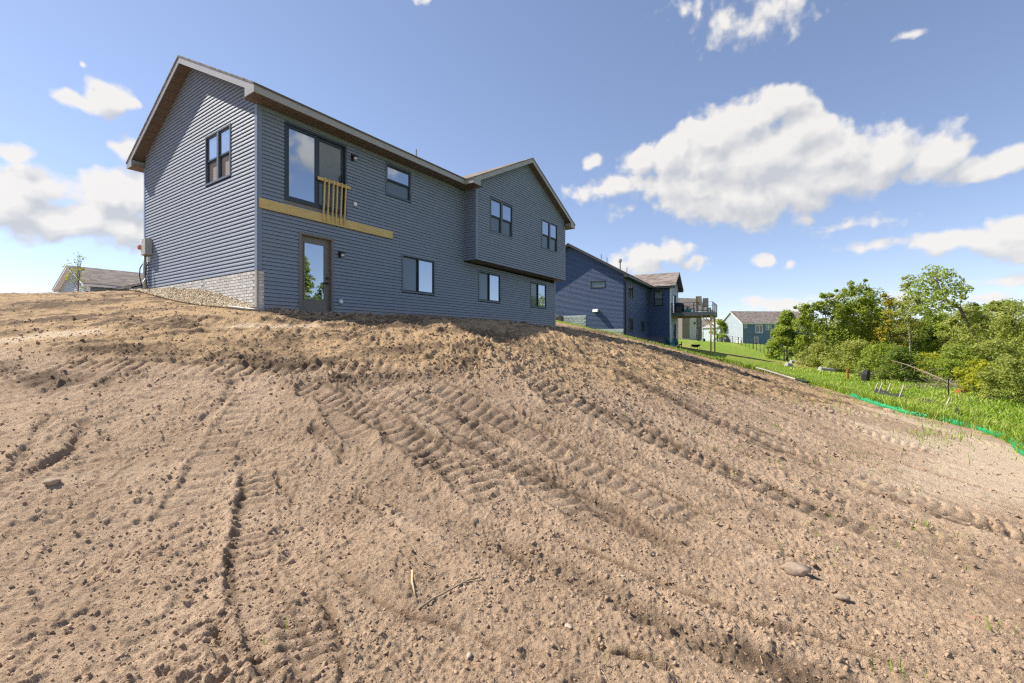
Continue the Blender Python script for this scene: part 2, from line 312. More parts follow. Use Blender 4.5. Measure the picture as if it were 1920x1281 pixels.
# ------------------------------------------------------------------ mesh builder
class MB:
    def __init__(s): s.v = []; s.f = []; s.uv = None
    def quad(s, *p):
        b = len(s.v); s.v.extend(p); s.f.append(tuple(range(b, b+len(p))))
    def hexa(s, c):            # 8 corners: bottom 4 then top 4
        b = len(s.v); s.v.extend(c)
        for q in ((3,2,1,0),(4,5,6,7),(0,1,5,4),(1,2,6,5),(2,3,7,6),(3,0,4,7)): s.f.append(tuple(b+i for i in q))
    def box(s, x0, x1, y0, y1, z0, z1):
        s.hexa([(x0,y0,z0),(x1,y0,z0),(x1,y1,z0),(x0,y1,z0),(x0,y0,z1),(x1,y0,z1),(x1,y1,z1),(x0,y1,z1)])
    def prism(s, poly, d):     # poly: list of 3d points, d: offset vector
        n = len(poly); b = len(s.v); s.v.extend(poly); s.v.extend([tuple(p[i]+d[i] for i in range(3)) for p in poly])
        s.f.append(tuple(range(b, b+n))[::-1]); s.f.append(tuple(range(b+n, b+2*n)))
        for i in range(n):
            j = (i+1) % n; s.f.append((b+i, b+j, b+n+j, b+n+i))
    def bar(s, p, q, w, h=None):
        p = Vector(p); q = Vector(q); h = h or w; d = (q-p).normalized()
        up = Vector((0,0,1)) if abs(d.z) < .9 else Vector((1,0,0))
        a = d.cross(up).normalized()*w/2; c = a.cross(d).normalized()*h/2
        s.hexa([tuple(p-a-c), tuple(p+a-c), tuple(p+a+c), tuple(p-a+c), tuple(q-a-c), tuple(q+a-c), tuple(q+a+c), tuple(q-a+c)])
    def tube(s, pts, rad, n=8, cap=True):
        pts = [Vector(p) for p in pts]; rings = []
        for i, p in enumerate(pts):
            d = (pts[min(i+1, len(pts)-1)]-pts[max(i-1, 0)]).normalized()
            up = Vector((0,0,1)) if abs(d.z) < .9 else Vector((1,0,0))
            a = d.cross(up).normalized(); c = a.cross(d).normalized()
            r = rad[i] if isinstance(rad, (list, tuple)) else rad
            b = len(s.v)
            for k in range(n):
                t = 2*math.pi*k/n; s.v.append(tuple(p+a*math.cos(t)*r+c*math.sin(t)*r))
            rings.append(b)
        for i in range(len(rings)-1):
            for k in range(n): s.f.append((rings[i]+k, rings[i]+(k+1) % n, rings[i+1]+(k+1) % n, rings[i+1]+k))
        if cap: s.f.append(tuple(rings[0]+k for k in range(n))[::-1]); s.f.append(tuple(rings[-1]+k for k in range(n)))
    def build(s, name, m, parent=None, off=(0,0,0), smooth=False, bevel=0):
        me = bpy.data.meshes.new(name)
        me.from_pydata([(a+off[0], b+off[1], c+off[2]) for a, b, c in s.v], [], s.f); me.update()
        if s.uv is not None:
            u = me.uv_layers.new(name='UVMap'); u.data.foreach_set('uv', np.array(s.uv, np.float32).ravel())
        me.materials.append(m)
        bm = bmesh.new(); bm.from_mesh(me); bmesh.ops.recalc_face_normals(bm, faces=bm.faces)
        if bevel:
            bmesh.ops.remove_doubles(bm, verts=bm.verts, dist=1e-5)
            bmesh.ops.bevel(bm, geom=bm.edges[:], offset=bevel, segments=1, affect='EDGES', clamp_overlap=True)
        bm.to_mesh(me); bm.free()
        if smooth: me.polygons.foreach_set('use_smooth', [True]*len(me.polygons))
        o = bpy.data.objects.new(name, me); COL.objects.link(o)
        if parent: o.parent = parent
        return o
def np_mesh(name, V, Fq, m, parent=None, attrs=None, smooth=False):
    me = bpy.data.meshes.new(name); nv = len(V); k = Fq.shape[1]
    me.vertices.add(nv); me.vertices.foreach_set('co', np.ascontiguousarray(V, np.float32).ravel())
    me.loops.add(Fq.size); me.loops.foreach_set('vertex_index', np.ascontiguousarray(Fq, np.int32).ravel())
    me.polygons.add(len(Fq)); me.polygons.foreach_set('loop_start', np.arange(0, Fq.size, k, dtype=np.int32))
    me.update(calc_edges=True)
    for a, d in (attrs or {}).items():
        at = me.attributes.new(a, 'FLOAT', 'POINT'); at.data.foreach_set('value', np.ascontiguousarray(d, np.float32))
    if smooth: me.polygons.foreach_set('use_smooth', np.ones(len(Fq), bool))
    me.materials.append(m); o = bpy.data.objects.new(name, me); COL.objects.link(o)
    if parent: o.parent = parent
    return o
def tag(o, label=None, cat=None, group=None, kind=None):
    if label: o['label'] = label
    if cat: o['category'] = cat
    if group: o['group'] = group
    if kind: o['kind'] = kind
    return o
def thing(name, label, cat, loc=(0,0,0), rz=0, group=None):
    o = bpy.data.objects.new(name, None); COL.objects.link(o); o.location = loc; o.rotation_euler = (0,0,rz)
    o.empty_display_size = .2
    return tag(o, label, cat, group)

# ------------------------------------------------------------------ terrain
TP = np.array([(-2.70,2.40,-1.80),(-1.32,2.35,-1.76),(0.00,2.35,-1.76),(1.41,2.50,-1.88),(3.04,2.70,-2.03),(-4.50,4.00,-1.69),(-2.42,4.30,-1.81),(0.00,4.30,-1.81),
 (2.76,4.90,-2.07),(6.64,5.90,-2.49),(-5.96,5.30,-1.30),(-3.21,5.70,-1.40),(0.00,5.90,-1.45),(4.16,7.40,-1.82),(12.38,11.00,-2.70),(-8.10,7.20,-0.67),
 (-4.16,7.40,-0.69),(0.00,7.80,-0.73),(3.40,10.00,-0.93),(17.09,27.00,-2.45),(14.31,16.50,-2.66),(8.25,11.00,-2.06),(-10.58,9.40,0.01),(-5.18,9.20,0.01),
 (-0.76,9.00,0.10),(1.35,12.00,0.19),(3.96,16.00,-0.05),(7.19,21.00,-0.50),(6.93,28.00,0.25),(10.90,30.00,-0.58),(13.26,29.00,-1.27),(15.76,28.00,-1.95),
 (-13.28,11.80,0.56),(-17.56,15.60,1.60),(-12.78,15.80,1.75),(-9.12,10.80,0.51),(-6.96,10.60,0.60),(-6.33,11.20,0.75),(-4.76,12.70,0.63),(-3.38,9.00,-0.10),
 (-4.11,14.60,0.80),(2.16,24.20,0.70),(-1.69,18.00,0.79),(-30.00,25.00,1.70),(-30.00,45.00,2.10),(-12.00,24.00,1.90),(-4.00,29.00,1.90),(-60.00,40.00,2.20),
 (-22.00,14.00,1.30),(-14.00,4.00,-0.90),(-25.00,5.00,-0.30),(-6.00,0.00,-1.75),(0.00,0.00,-1.80),(6.00,0.00,-2.35),(12.00,4.00,-2.75),(0.00,-8.00,-2.60),
 (-15.00,-10.00,-2.30),(15.00,-10.00,-3.00),(30.00,0.00,-3.00),(-40.00,-20.00,-2.20),(40.00,-30.00,-3.30),(0.00,-40.00,-3.20),(20.00,14.00,-2.85),(22.00,18.00,-2.80),
 (25.00,30.00,-2.65),(23.00,38.00,-2.35),(30.00,45.00,-2.60),(40.00,40.00,-3.00),(60.00,40.00,-3.20),(36.00,60.00,-2.40),(9.95,40.20,0.30),(14.70,48.80,-0.20),
 (5.00,44.00,2.00),(0.00,48.00,2.60),(20.20,45.80,-1.10),(22.00,49.00,-1.13),(16.70,47.50,-0.60),(40.00,100.00,0.20),(60.00,110.00,-1.00),(50.00,80.00,-1.00),
 (30.00,70.00,-0.60),(75.00,110.00,-2.20),(90.00,90.00,-3.20),(20.00,100.00,1.80),(0.00,100.00,3.00),(-60.00,100.00,3.00),(120.00,120.00,-3.50),(42.00,118.00,0.40),
 ])
def _phi(r2): return .5*r2*np.log(r2+1e-9)
def _fit():
    n = len(TP); d = TP[:, None, :2]-TP[None, :, :2]; K = _phi((d**2).sum(-1))+np.eye(n)*1.2
    A = np.zeros((n+3, n+3)); A[:n,:n] = K; A[:n,n] = 1; A[:n,n+1:] = TP[:,:2]; A[n:,:n] = A[:n,n:].T
    return np.linalg.solve(A, np.r_[TP[:,2], 0, 0, 0])
TW = _fit()
def terr(u, v):
    u = np.asarray(u, float); v = np.asarray(v, float); sh = u.shape; u = u.ravel(); v = v.ravel()
    r = np.hypot(u, v-20); k = np.minimum(1, 130/np.maximum(r, 1e-6)); uu = u*k; vv = 20+(v-20)*k
    out = np.full(u.shape, TW[-3])+TW[-2]*uu+TW[-1]*vv
    for i in range(len(TP)): out += TW[i]*_phi((uu-TP[i,0])**2+(vv-TP[i,1])**2)
    return out.reshape(sh)
def gz(u, v): return float(terr(np.array([u]), np.array([v]))[0])
def _h(ix, iy, seed):
    n = (ix*374761393+iy*668265263+seed*974634777) & 0xffffffff
    n = ((n ^ (n >> 13))*1274126177) & 0xffffffff; n ^= n >> 16
    return (n & 0xffff).astype(np.float32)/65535.0
def vnoise(x, y, seed=0):          # smooth value noise, -1..1
    fx = np.floor(x); fy = np.floor(y); ix = fx.astype(np.int64); iy = fy.astype(np.int64)
    tx = (x-fx).astype(np.float32); ty = (y-fy).astype(np.float32); tx = tx*tx*tx*(tx*(tx*6-15)+10); ty = ty*ty*ty*(ty*(ty*6-15)+10)
    a = _h(ix, iy, seed); b = _h(ix+1, iy, seed); c = _h(ix, iy+1, seed); d = _h(ix+1, iy+1, seed)
    return ((a+(b-a)*tx)+((c+(d-c)*tx)-(a+(b-a)*tx))*ty)*2-1
def fbm(x, y, seed=0, o=3, g=.5):
    s = 0; a = 1.0
    for i in range(o): s = s+a*vnoise(x*2**i+i*17.3, y*2**i-i*9.1, seed+i); a *= g
    return s
def sstep(a, b, x):
    t = np.clip((x-a)/(b-a), 0, 1); return t*t*(3-2*t)
RUTS=[
 ([(-5.8, 6.24), (-5.34, 5.57), (-5.3, 5.37), (-5.24, 5.04), (-5.31, 4.84), (-5.27, 4.68), (-5.38, 4.49)],0.13,0.075),
 ([(-6.32, 6.18), (-5.95, 5.69), (-5.81, 5.44), (-5.57, 5.12)],0.1,0.05),
 ([(-4.6, 7.54), (-4.42, 7.15), (-4.35, 6.87), (-4.29, 6.25)],0.16,0.09),
 ([(-3.86, 5.88), (-3.57, 5.85), (-3.41, 5.76), (-3.2, 5.73), (-3.21, 5.84)],0.09,0.06),
 ([(-2.86, 6.34), (-2.63, 6.18), (-2.24, 5.84), (-2.01, 5.61)],0.1,0.06),
 ([(-1.99, 6.59), (-1.75, 6.16), (-1.58, 5.83)],0.1,0.06),
 ([(-1.47, 6.39), (-1.25, 6.1), (-0.94, 5.53)],0.1,0.05),
 ([(-1.42, 3.23), (-1.22, 3.02), (-1.05, 2.75), (-0.87, 2.36), (-0.79, 2.18)],0.055,0.07),
 ([(-3.11, 5.3), (-2.71, 4.57), (-2.38, 3.92), (-2.09, 3.41), (-1.85, 2.94), (-1.67, 2.61)],0.075,0.06),
 ([(-2.8, 5.28), (-2.36, 4.86), (-2.16, 4.48)],0.07,0.04),
 ([(2.05, 7.28), (2.57, 6.86), (2.89, 6.54), (3.53, 6.09), (3.73, 5.81), (3.91, 5.6), (4.34, 5.3)],0.07,0.04),
 ([(4.64, 5.66), (4.73, 5.46), (4.99, 5.14), (5.18, 4.6), (5.32, 4.36)],0.08,0.05),
 ([(-0.03, 7.13), (0.49, 6.74), (0.92, 6.15), (1.45, 5.93), (1.98, 5.28), (2.25, 5.04), (2.46, 4.55), (2.78, 4.2), (3.06, 3.81), (3.24, 3.62), (3.3, 3.4), (3.39, 3.22), (3.42, 3.04)],0.075,0.05),
 ([(-0.69, 6.12), (-0.24, 5.78), (0.3, 5.49), (0.77, 5.16), (1.15, 4.92), (1.62, 4.33), (1.89, 4.14), (2.05, 4.06)],0.06,0.035),
 ([(4.3, 8.72), (4.81, 8.49), (5.36, 8.34), (5.89, 7.89), (6.56, 7.3)],0.08,0.045),
 ([(3.83, 7.43), (4.4, 7.23), (4.79, 7.04), (5.29, 6.69), (5.67, 6.44), (5.84, 6.13)],0.06,0.03),
 ([(-0.17, 4.14), (0.2, 3.69)],0.05,0.03),
 ([(-1.75, 4.98), (-1.48, 4.74), (-1.11, 4.33), (-0.74, 4.0)],0.06,0.04),
 ([(0.51, 2.74), (0.56, 2.67), (0.7, 2.6), (0.94, 2.5)],0.06,0.05),
 ([(-3.24, 3.66), (-3.15, 3.44), (-3.14, 3.3), (-3.2, 3.18)],0.03,0.02),
 ([(-4.01, 4.05), (-4.03, 3.91), (-4.02, 3.81)],0.03,0.02),
]
LADDERS=[
 ([(-2.98, 5.32), (-2.62, 4.61), (-2.25, 3.89), (-1.82, 3.24), (-1.43, 2.74), (-1.13, 2.33)],0.3,0.135,0.035),
 ([(-1.81, 7.2), (-1.66, 7.1), (-1.27, 6.83), (-0.79, 6.46), (-0.37, 6.29)],0.42,0.17,0.045),
 ([(0.39, 8.02), (0.83, 7.35), (1.11, 7.11), (1.56, 6.99)],0.45,0.17,0.03),
 ([(-1.85, 6.8), (-1.52, 6.16), (-1.07, 5.76), (-0.82, 5.37)],0.42,0.17,0.035),
 ([(-0.48, 5.84), (-0.36, 5.51), (-0.21, 5.13), (-0.08, 4.67)],0.42,0.15,0.03),
 ([(-7.98, 7.82), (-6.52, 7.83), (-5.15, 7.84), (-3.63, 7.74)],0.5,0.22,0.05),
 ([(-3.82, 7.86), (-2.41, 7.89), (-1.04, 8.07)],0.5,0.22,0.05),
 ([(-9.22, 8.73), (-7.57, 8.97), (-5.47, 9.72)],0.45,0.3,0.04),
 ([(-1.48, 3.16), (-1.28, 2.84), (-1.1, 2.53), (-0.97, 2.29)],0.28,0.12,0.025),
 ([(-2.95, 7.19), (-2.46, 6.57), (-1.96, 5.97)],0.42,0.17,0.025),
 ([(-3.45, 7.35), (-2.0, 6.58), (-0.87, 5.69), (-0.17, 4.77)],0.4,0.17,0.03),
 ([(-1.41, 7.51), (0.0, 6.56), (1.24, 5.59), (2.07, 4.77)],0.4,0.17,0.028),
 ([(0.0, 8.26), (1.62, 7.25), (3.21, 6.23), (4.1, 5.07)],0.4,0.17,0.028),
 ([(1.41, 9.99), (3.44, 8.64), (5.32, 7.56), (6.24, 5.78)],0.42,0.17,0.026),
 ([(3.35, 13.0), (5.97, 11.57), (8.67, 10.87), (9.49, 9.87)],0.45,0.17,0.026),
 ([(-2.41, 7.34), (-0.99, 6.52), (0.19, 5.47), (0.86, 4.59)],0.4,0.17,0.026),
 ([(-4.08, 7.24), (-3.87, 6.23), (-3.59, 5.43), (-3.22, 4.35)],0.4,0.17,0.022),
]
BANDS=[
 ([(-9.13, 7.79), (-7.77, 7.36), (-6.84, 7.2), (-6.13, 7.36)],0.35,1.0),
 ([(-8.3, 8.75), (-6.27, 8.49), (-5.15, 8.44), (-3.75, 8.0), (-2.9, 7.74)],0.4,0.9),
 ([(-3.47, 7.4), (-2.72, 7.49), (-1.97, 7.64), (-1.2, 7.86), (-0.67, 8.22)],0.3,1.0),
 ([(-0.68, 8.97), (-0.36, 8.66), (0.05, 8.58)],0.5,0.9),
 ([(-14.95, 12.75), (-13.92, 13.8), (-12.42, 15.35), (-10.22, 13.84)],1.1,0.8),
 ([(-12.77, 11.12), (-11.23, 11.41), (-7.45, 10.09)],0.5,0.8),
 ([(-3.81, 12.04), (-1.97, 10.48), (-0.65, 9.24), (0.24, 10.23)],0.8,0.6),
 ([(0.92, 7.87), (1.52, 7.63), (2.15, 7.32)],0.6,0.8),
 ([(-2.79, 9.16), (-1.81, 8.58)],0.5,0.7),
 ([(-11.05, 9.24), (-10.18, 9.64), (-8.74, 9.81)],0.35,-1.0),
 ([(-6.27, 9.91), (-5.5, 10.2), (-4.64, 10.41)],0.35,-0.8),
 ([(9.06, 8.05), (10.48, 10.28), (9.36, 10.51)],1.3,-1.0),
 ([(11.62, 10.33), (12.63, 12.83), (12.81, 16.07), (12.96, 18.42)],0.7,-0.8),
 ([(6.12, 7.06), (8.29, 7.95)],0.8,-0.7),
 ([(-3.9, 5.28), (-4.83, 4.91)],0.3,-0.3),
]
SOCK = [(17.13,27.52),(18.0,27.6),(17.2,24.6),(15.6,20.9),(14.92,19.28),(14.63,17.98),(14.6,16.77),(14.9,15.9),(14.85,15.1),(14.72,14.5),(14.55,14.0),(14.3,13.4),(13.92,12.7),(13.5,12.2),(12.37,10.99),(11.07,9.45),(9.6,7.6),(8.8,4),(8.5,-3)]
SOIL = [(8,-60),(8.5,-10),(8.7,4),(11.0,9.45),(12.3,10.99),(13.45,12.3),(14.25,13.5),(14.6,14.6),(14.75,15.6),(14.5,16.8),(14.55,18),(14.85,19.3),(15.55,21),(17.1,24.7),(17.5,27.7),(15.8,28.9),(13.3,30.2),(10.9,31.5),(7,34),(3,36),(-5,38),(-15,40),(-25,62),(-70,62),(-70,-60)]
def seg_dist(px, py, pts):
    """distance, arclength and signed side to a polyline"""
    best = np.full(px.shape, 1e9); S = np.zeros(px.shape); C = np.zeros(px.shape); acc = 0
    for (x0, y0), (x1, y1) in zip(pts[:-1], pts[1:]):
        dx, dy = x1-x0, y1-y0; L = math.hypot(dx, dy)
        if L < 1e-6: continue
        t = np.clip(((px-x0)*dx+(py-y0)*dy)/(L*L), 0, 1)
        qx = px-(x0+t*dx); qy = py-(y0+t*dy); d = np.hypot(qx, qy); m = d < best
        best = np.where(m, d, best); S = np.where(m, acc+t*L, S); C = np.where(m, (qx*dy-qy*dx)/L, C); acc += L
    return best, S, C
def in_poly(x, y, poly):
    c = np.zeros(x.shape, bool); n = len(poly)
    for i in range(n):
        x0, y0 = poly[i]; x1, y1 = poly[(i+1) % n]
        if y0 == y1: continue
        k = ((y0 > y) != (y1 > y)) & (x < (x1-x0)*(y-y0)/(y1-y0)+x0); c ^= k
    return c
SOIL_EDGE = SOIL[1:21]
def ground_detail(u, v):
    """relief of the worked soil (metres) and its colour masks"""
    n = u.shape; h = np.zeros(n, np.float32); damp_shade = np.zeros(n, np.float32)  # colour mask: moist soil plus shade painted into grooves; negative is sand
    soil = in_poly(u, v, SOIL); ed, _, _ = seg_dist(u, v, SOIL_EDGE); fade = np.where(soil, sstep(0, .5, ed), 0)
    r = np.hypot(u, v)
    bench = sstep(-.4, .9, v-7.55-.12*np.abs(u+2)-.35*vnoise(u*.8, v*.8, 3)-np.where(u > 1, (u-1)*.55, 0))
    right = sstep(.2, 3.5, u-.25*(v-5)); left = sstep(.5, 3, -u)*(1-bench)
    smooth_toe = sstep(2.4, .6, np.where(v < 22, ed, 9))*sstep(3, 7, v)
    # broad unevenness, lumps, crumbs
    wu = u+.10*vnoise(u*3, v*3, 91); wv = v+.10*vnoise(u*3, v*3, 92)
    h += fbm(u*.8, v*.8, 1, 3)*.025*(1+.7*bench)
    h += fbm(wu*3.7, wv*3.7, 5, 3)*.011*(1+1.2*bench)
    c1 = vnoise(wu*8, wv*8, 11); h += np.maximum(0, c1-.22)*.034*(.45+.55*bench)*(1-.7*smooth_toe)
    c2 = vnoise(wu*15-wv*8, wv*15+wu*8, 14); h += np.maximum(0, c2-.15)*.024*(.95+.6*bench+.5*left)*(1-.7*smooth_toe)
    c3 = vnoise(u*31+v*21, v*31-u*21, 17); h += (np.maximum(0, c3-.1)*.017-np.maximum(0, -c3-.35)*.013)*(1-.6*smooth_toe)*(.75+.5*sstep(-.4, .5, vnoise(u*1.3+7, v*1.3, 59)))
    c4 = vnoise(u*67-v*30, v*67+u*30, 19); h += c4*.0040*(1-.5*smooth_toe)
    dampn = .5+.5*vnoise(u*1.7, v*1.7, 23)
    # pulled rows on the right, fall-line streaks on the left
    c = u*.63+v*.777+.02*u*u; al = u*.777-v*.63
    def lines(cs, als, sd, wd):
        """thin broken dark grooves that follow one another down the slope"""
        q = vnoise(c*cs+.25*vnoise(al*1.1, c*1.1, sd+3), al*als, sd); q2 = np.abs(q+.05*vnoise(u*9, v*9, sd+5))
        return sstep(wd, wd*.25, q2)*sstep(-.8, -.1, vnoise(al*.9, c*2.2, sd+7))
    sweep = np.clip(right+.55*sstep(-3.2, -.5, u)*(1-bench), 0, 1)*(1-.6*smooth_toe)
    l1 = lines(2.3, .10, 31, .20); l2 = lines(4.8, .16, 35, .22)
    h -= (l1*.060+l2*.030)*sweep; damp_shade += (l1*.8+l2*.45)*sweep  # groove shade painted into the colour along the rows
    h += np.roll(l1, 0)*0+np.maximum(0, vnoise(c*4.6, al*.2, 39))*.02*sweep
    # lug prints of the machine along the same sweep
    tb = sstep(.18, .42, vnoise(c*1.15, al*.09, 131))*sstep(-.2, .5, vnoise(al*.5, c*.8, 133))*(1-.8*bench)*sstep(-2.6, -1.2, u)
    sw = np.mod(al/.165+.25*vnoise(u*3, v*3, 135), 1); h += tb*(sstep(0, .2, sw)*sstep(1, .5, sw)*.050-.028); damp_shade += .22*tb*sstep(.5, 1, sw)  # colour darkened between the lug prints
    st = vnoise(u*6.5+.4*vnoise(u*1.3, v*1.3, 41), v*.55, 43); h -= np.maximum(0, st-.3)*.030*left*(.4+.6*dampn)
    # bench: overlapping machine passes across the slope
    bp = vnoise(u*.5, v*4.2+.5*vnoise(u*.7, v*.7, 47), 45); h += bp*.022*bench
    lug = np.sin((u+.25*v)*2*math.pi/.33+1.5*vnoise(u*.8, v*.8, 49)); h += np.maximum(0, lug)*.03*bench*sstep(.0, .35, vnoise(u*.35+4, v*1.6, 51))
    damp_shade += bench*.66*sstep(-.10, .6, fbm(u*.9, v*2.2, 53, 3))
    far_b = bench*sstep(8.6, 10.5, v); mott = fbm(u*2.6, v*5.2, 57, 3); damp_shade += far_b*.75*sstep(.05, .75, mott)*(.4+.6*sstep(1.5, -2.5, u)); h += far_b*(.05*np.maximum(0, mott-.1)+.03*np.maximum(0, c1))
    damp_shade += .30*sstep(.45, .8, c1)*bench
    # clod bands
    for pts, sig, st_ in BANDS:
        d, s, cc = seg_dist(u, v, pts); g = np.exp(-(d/sig)**2)
        if st_ > 0:
            g2 = g*sstep(-.35, .35, fbm(u*2.4, v*2.4, 61, 3)+.5*(g-.4))
            damp_shade += (.85 if np.mean([p[0] for p in pts]) < -4.5 else .5)*st_*g2; h += g*st_*(.010+.034*np.maximum(0, fbm(wu*5.5, wv*5.5, 63, 3)+.05)+.03*np.maximum(0, c2))
        else: damp_shade += st_*g*(.7+.5*dampn); h *= 1-.55*g*(-st_)
    jit = .03*vnoise(u*7, v*7, 71)+.018*vnoise(u*19, v*19, 72)
    for pts, w, dep in RUTS:
        dep = dep*1.5 if pts[0][0] > -1 else dep*.8; dk_ = .8 if pts[0][0] > -1 else .5
        x = [p[0] for p in pts]; y = [p[1] for p in pts]
        k = (u > min(x)-1) & (u < max(x)+1) & (v > min(y)-1) & (v < max(y)+1)
        if not k.any(): continue
        d, s, cc = seg_dist(u[k], v[k], pts); cc = np.where(d < np.abs(cc)+1e-4, cc, np.sign(cc)*d)+jit[k]*min(1, w/.07)
        g = .45+.55*sstep(-.45, .25, vnoise(s*4.1, s*0+w*50, 73)); end = sstep(w*1.2, 0, np.maximum(0, d-np.abs(cc)))
        L = s.max(); end = sstep(0, .12, s)*sstep(0, .12, L-s)*sstep(.45, .2, d)
        prof = -dep*np.exp(-(cc/(w*.55))**4)+.45*dep*np.exp(-((cc-1.25*w)/(.6*w))**2)*(.6+.8*np.maximum(0, vnoise(s*11, cc*9, 75)))+.3*dep*np.exp(-((cc+1.3*w)/(.6*w))**2)
        h[k] += prof*g*end; damp_shade[k] += dk_*np.exp(-(cc/(w*.7))**2)*g*end  # moisture and shade of the ruts both painted into the colour
    for pts, w, pit, dep in LADDERS:
        x = [p[0] for p in pts]; y = [p[1] for p in pts]
        k = (u > min(x)-1) & (u < max(x)+1) & (v > min(y)-1) & (v < max(y)+1)
        if not k.any(): continue
        d, s, cc = seg_dist(u[k], v[k], pts); L = s.max()
        cj = cc+.03*vnoise(u[k]*6, v[k]*6, 81); sj = s+.03*vnoise(u[k]*7, v[k]*7, 82)
        win = sstep(w*.56, w*.44, np.abs(cj))*sstep(0, .2, s)*sstep(0, .2, L-s)*sstep(w, w*.6, d)
        gate = .35+.65*sstep(-.45, .2, vnoise(s*2.1, cc*1.5+w*31, 83))
        saw = np.mod(sj/pit, 1); bar = sstep(0, .18, saw)*sstep(1, .45, saw)
        hk = h[k]*(1-.6*win); dep *= 1.25
        h[k] = hk+win*gate*dep*(bar*1.0-.68)+dep*.62*np.exp(-((np.abs(cj)-w*.60)/.05)**2)*sstep(w*1.2, w*.7, d)*sstep(0, .2, s)*sstep(0, .2, L-s)
        damp_shade[k] += .34*win*gate*(1-bar)+.55*np.exp(-((np.abs(cj)-w*.48)/.025)**2)*sstep(0, .2, s)*sstep(0, .2, L-s)*sstep(w*1.2, w*.7, d)  # colour darkened between the bars and along the track edges
    damp_shade += .14*sstep(.25, .7, c2)+.5*sstep(.55, .8, fbm(u*1.3+9, v*1.3, 87, 2))*(1-bench)*.5
    # dark topsoil, with soil shadow painted in, along the lip that ends the soil above the lawn
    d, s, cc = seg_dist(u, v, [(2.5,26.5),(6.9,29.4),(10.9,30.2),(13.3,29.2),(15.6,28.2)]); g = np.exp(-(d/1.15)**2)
    damp_shade += 1.1*g; h += g*(-.03+.06*np.maximum(0, fbm(u*2.2, v*2.2, 89, 3)))
    h -= .03*bench                                                       # keep the mean level of the rough bench
    gd = seg_dist(u, v, [(-13.5,17.5),(-12.13,15.72),(-10.55,14.5),(-8.13,12.55),(-6.56,11.38),(-5.5,12.5)])[0]; behind = (v-11.6)*.563-(u+6.484)*.8265 > -.05
    h *= np.where(behind & (v > 10), sstep(0, 1.4, gd)*.5, 1)*(.35+.65*sstep(.1, 1.6, gd))
    h *= fade
    return h, np.clip(damp_shade, -1, 1.4), bench, right, soil

# polar sheet centred under the camera: fine in front, coarse behind and towards the horizon
ang = np.concatenate([np.radians(np.linspace(-54, 54, 1000)), np.radians(np.linspace(54, 306, 64)[1:-1])])
rad = np.concatenate([[.5, 1.0, 1.5], np.exp(np.linspace(math.log(1.85), math.log(13.5), 640)), np.exp(np.linspace(math.log(13.5), math.log(34), 170))[1:], np.exp(np.linspace(math.log(34), math.log(1800), 60))[1:]])
A_, R_ = np.meshgrid(ang, rad); na, nr = len(ang), len(rad)
gu = (np.sin(A_)*R_).ravel(); gv = (np.cos(A_)*R_).ravel()
base = terr(gu, gv); near = np.hypot(gu, gv) < 45
hh = np.zeros(gu.shape); damp_shade = np.zeros(gu.shape); bench = np.zeros(gu.shape); rightm = np.zeros(gu.shape)
h_, d_, b_, r_, s_ = ground_detail(gu[near], gv[near]); hh[near] = h_; damp_shade[near] = d_; bench[near] = b_; rightm[near] = r_
lawn_h = .05*fbm(gu*.5, gv*.5, 131, 2)
soilv = in_poly(gu, gv, SOIL); gzv = base+np.where(soilv, hh, lawn_h*sstep(0, 1, seg_dist(gu, gv, SOIL_EDGE)[0]))
GV = np.stack([gu, gv, gzv], 1)
i0 = (np.arange(nr-1)[:, None]*na+np.arange(na)[None, :]); i1 = (np.arange(nr-1)[:, None]*na+(np.arange(na)[None, :]+1) % na)
GF = np.stack([i0, i0+na, i1+na, i1], -1).reshape(-1, 4)[:, ::-1]
cu = gu[GF].mean(1); cv = gv[GF].mean(1)
fs = in_poly(cu+.18*vnoise(cu*2.5, cv*2.5, 141), cv+.18*vnoise(cu*2.5, cv*2.5, 142), SOIL)
dry = np.exp(-(seg_dist(gu, gv, [(19,60),(24,52),(28,47.5),(34,46)])[0]/3.2)**2)*(.85+.5*vnoise(gu*.35, gv*.35, 151))
dry += .8*sstep(.2, .8, fbm(gu*.5, gv*.5, 152, 3))*.35
def sub_mesh(name, sel, m, attrs):
    F = GF[sel]; used = np.unique(F); mp = np.full(len(GV), -1, np.int64); mp[used] = np.arange(len(used))
    return np_mesh(name, GV[used], mp[F], m, None, {k: a[used] for k, a in attrs.items()}, smooth=True)
# soil material
m, t, b = mat('worked_soil')
def att(n): a = tn(t, 'ShaderNodeAttribute'); a.attribute_name = n; return a.outputs['Fac']
n1 = noise(t, 1.2, 6, .6); n2 = noise(t, 26, 5, .7); n3 = noise(t, 120, 3, .7); n4 = noise(t, .42, 4, .65)
basec = ramp(t, n1.outputs['Fac'], [(.3, (.472, .337, .224)), (.7, (.575, .422, .291))])
basec = mixc(t, ramp(t, n4.outputs['Fac'], [(.36, (.5, .5, .5)), (.58, (0, 0, 0))]), basec, (.355, .247, .162))
basec = mixc(t, att('bench'), basec, (.51, .352, .20))
g = ramp(t, n2.outputs['Fac'], [(.35, (.80, .78, .76)), (.65, (1.12, 1.12, 1.12))]); basec = mixc(t, 1.0, basec, g, 'MULTIPLY')
g = ramp(t, n3.outputs['Fac'], [(.36, (.56, .54, .52)), (.55, (1.10, 1.10, 1.10))]); basec = mixc(t, .85, basec, g, 'MULTIPLY')  # dark specks paint in the small shadows among the crumbs
dm = fmath(t, 'ADD', att('damp_shade'), fmath(t, 'MULTIPLY', fmath(t, 'SUBTRACT', n2.outputs['Fac'], .5), .5))
dmf = tn(t, 'ShaderNodeMapRange'); t.links.new(dm, dmf.inputs[0]); dmf.inputs[1].default_value = .12; dmf.inputs[2].default_value = 1.1
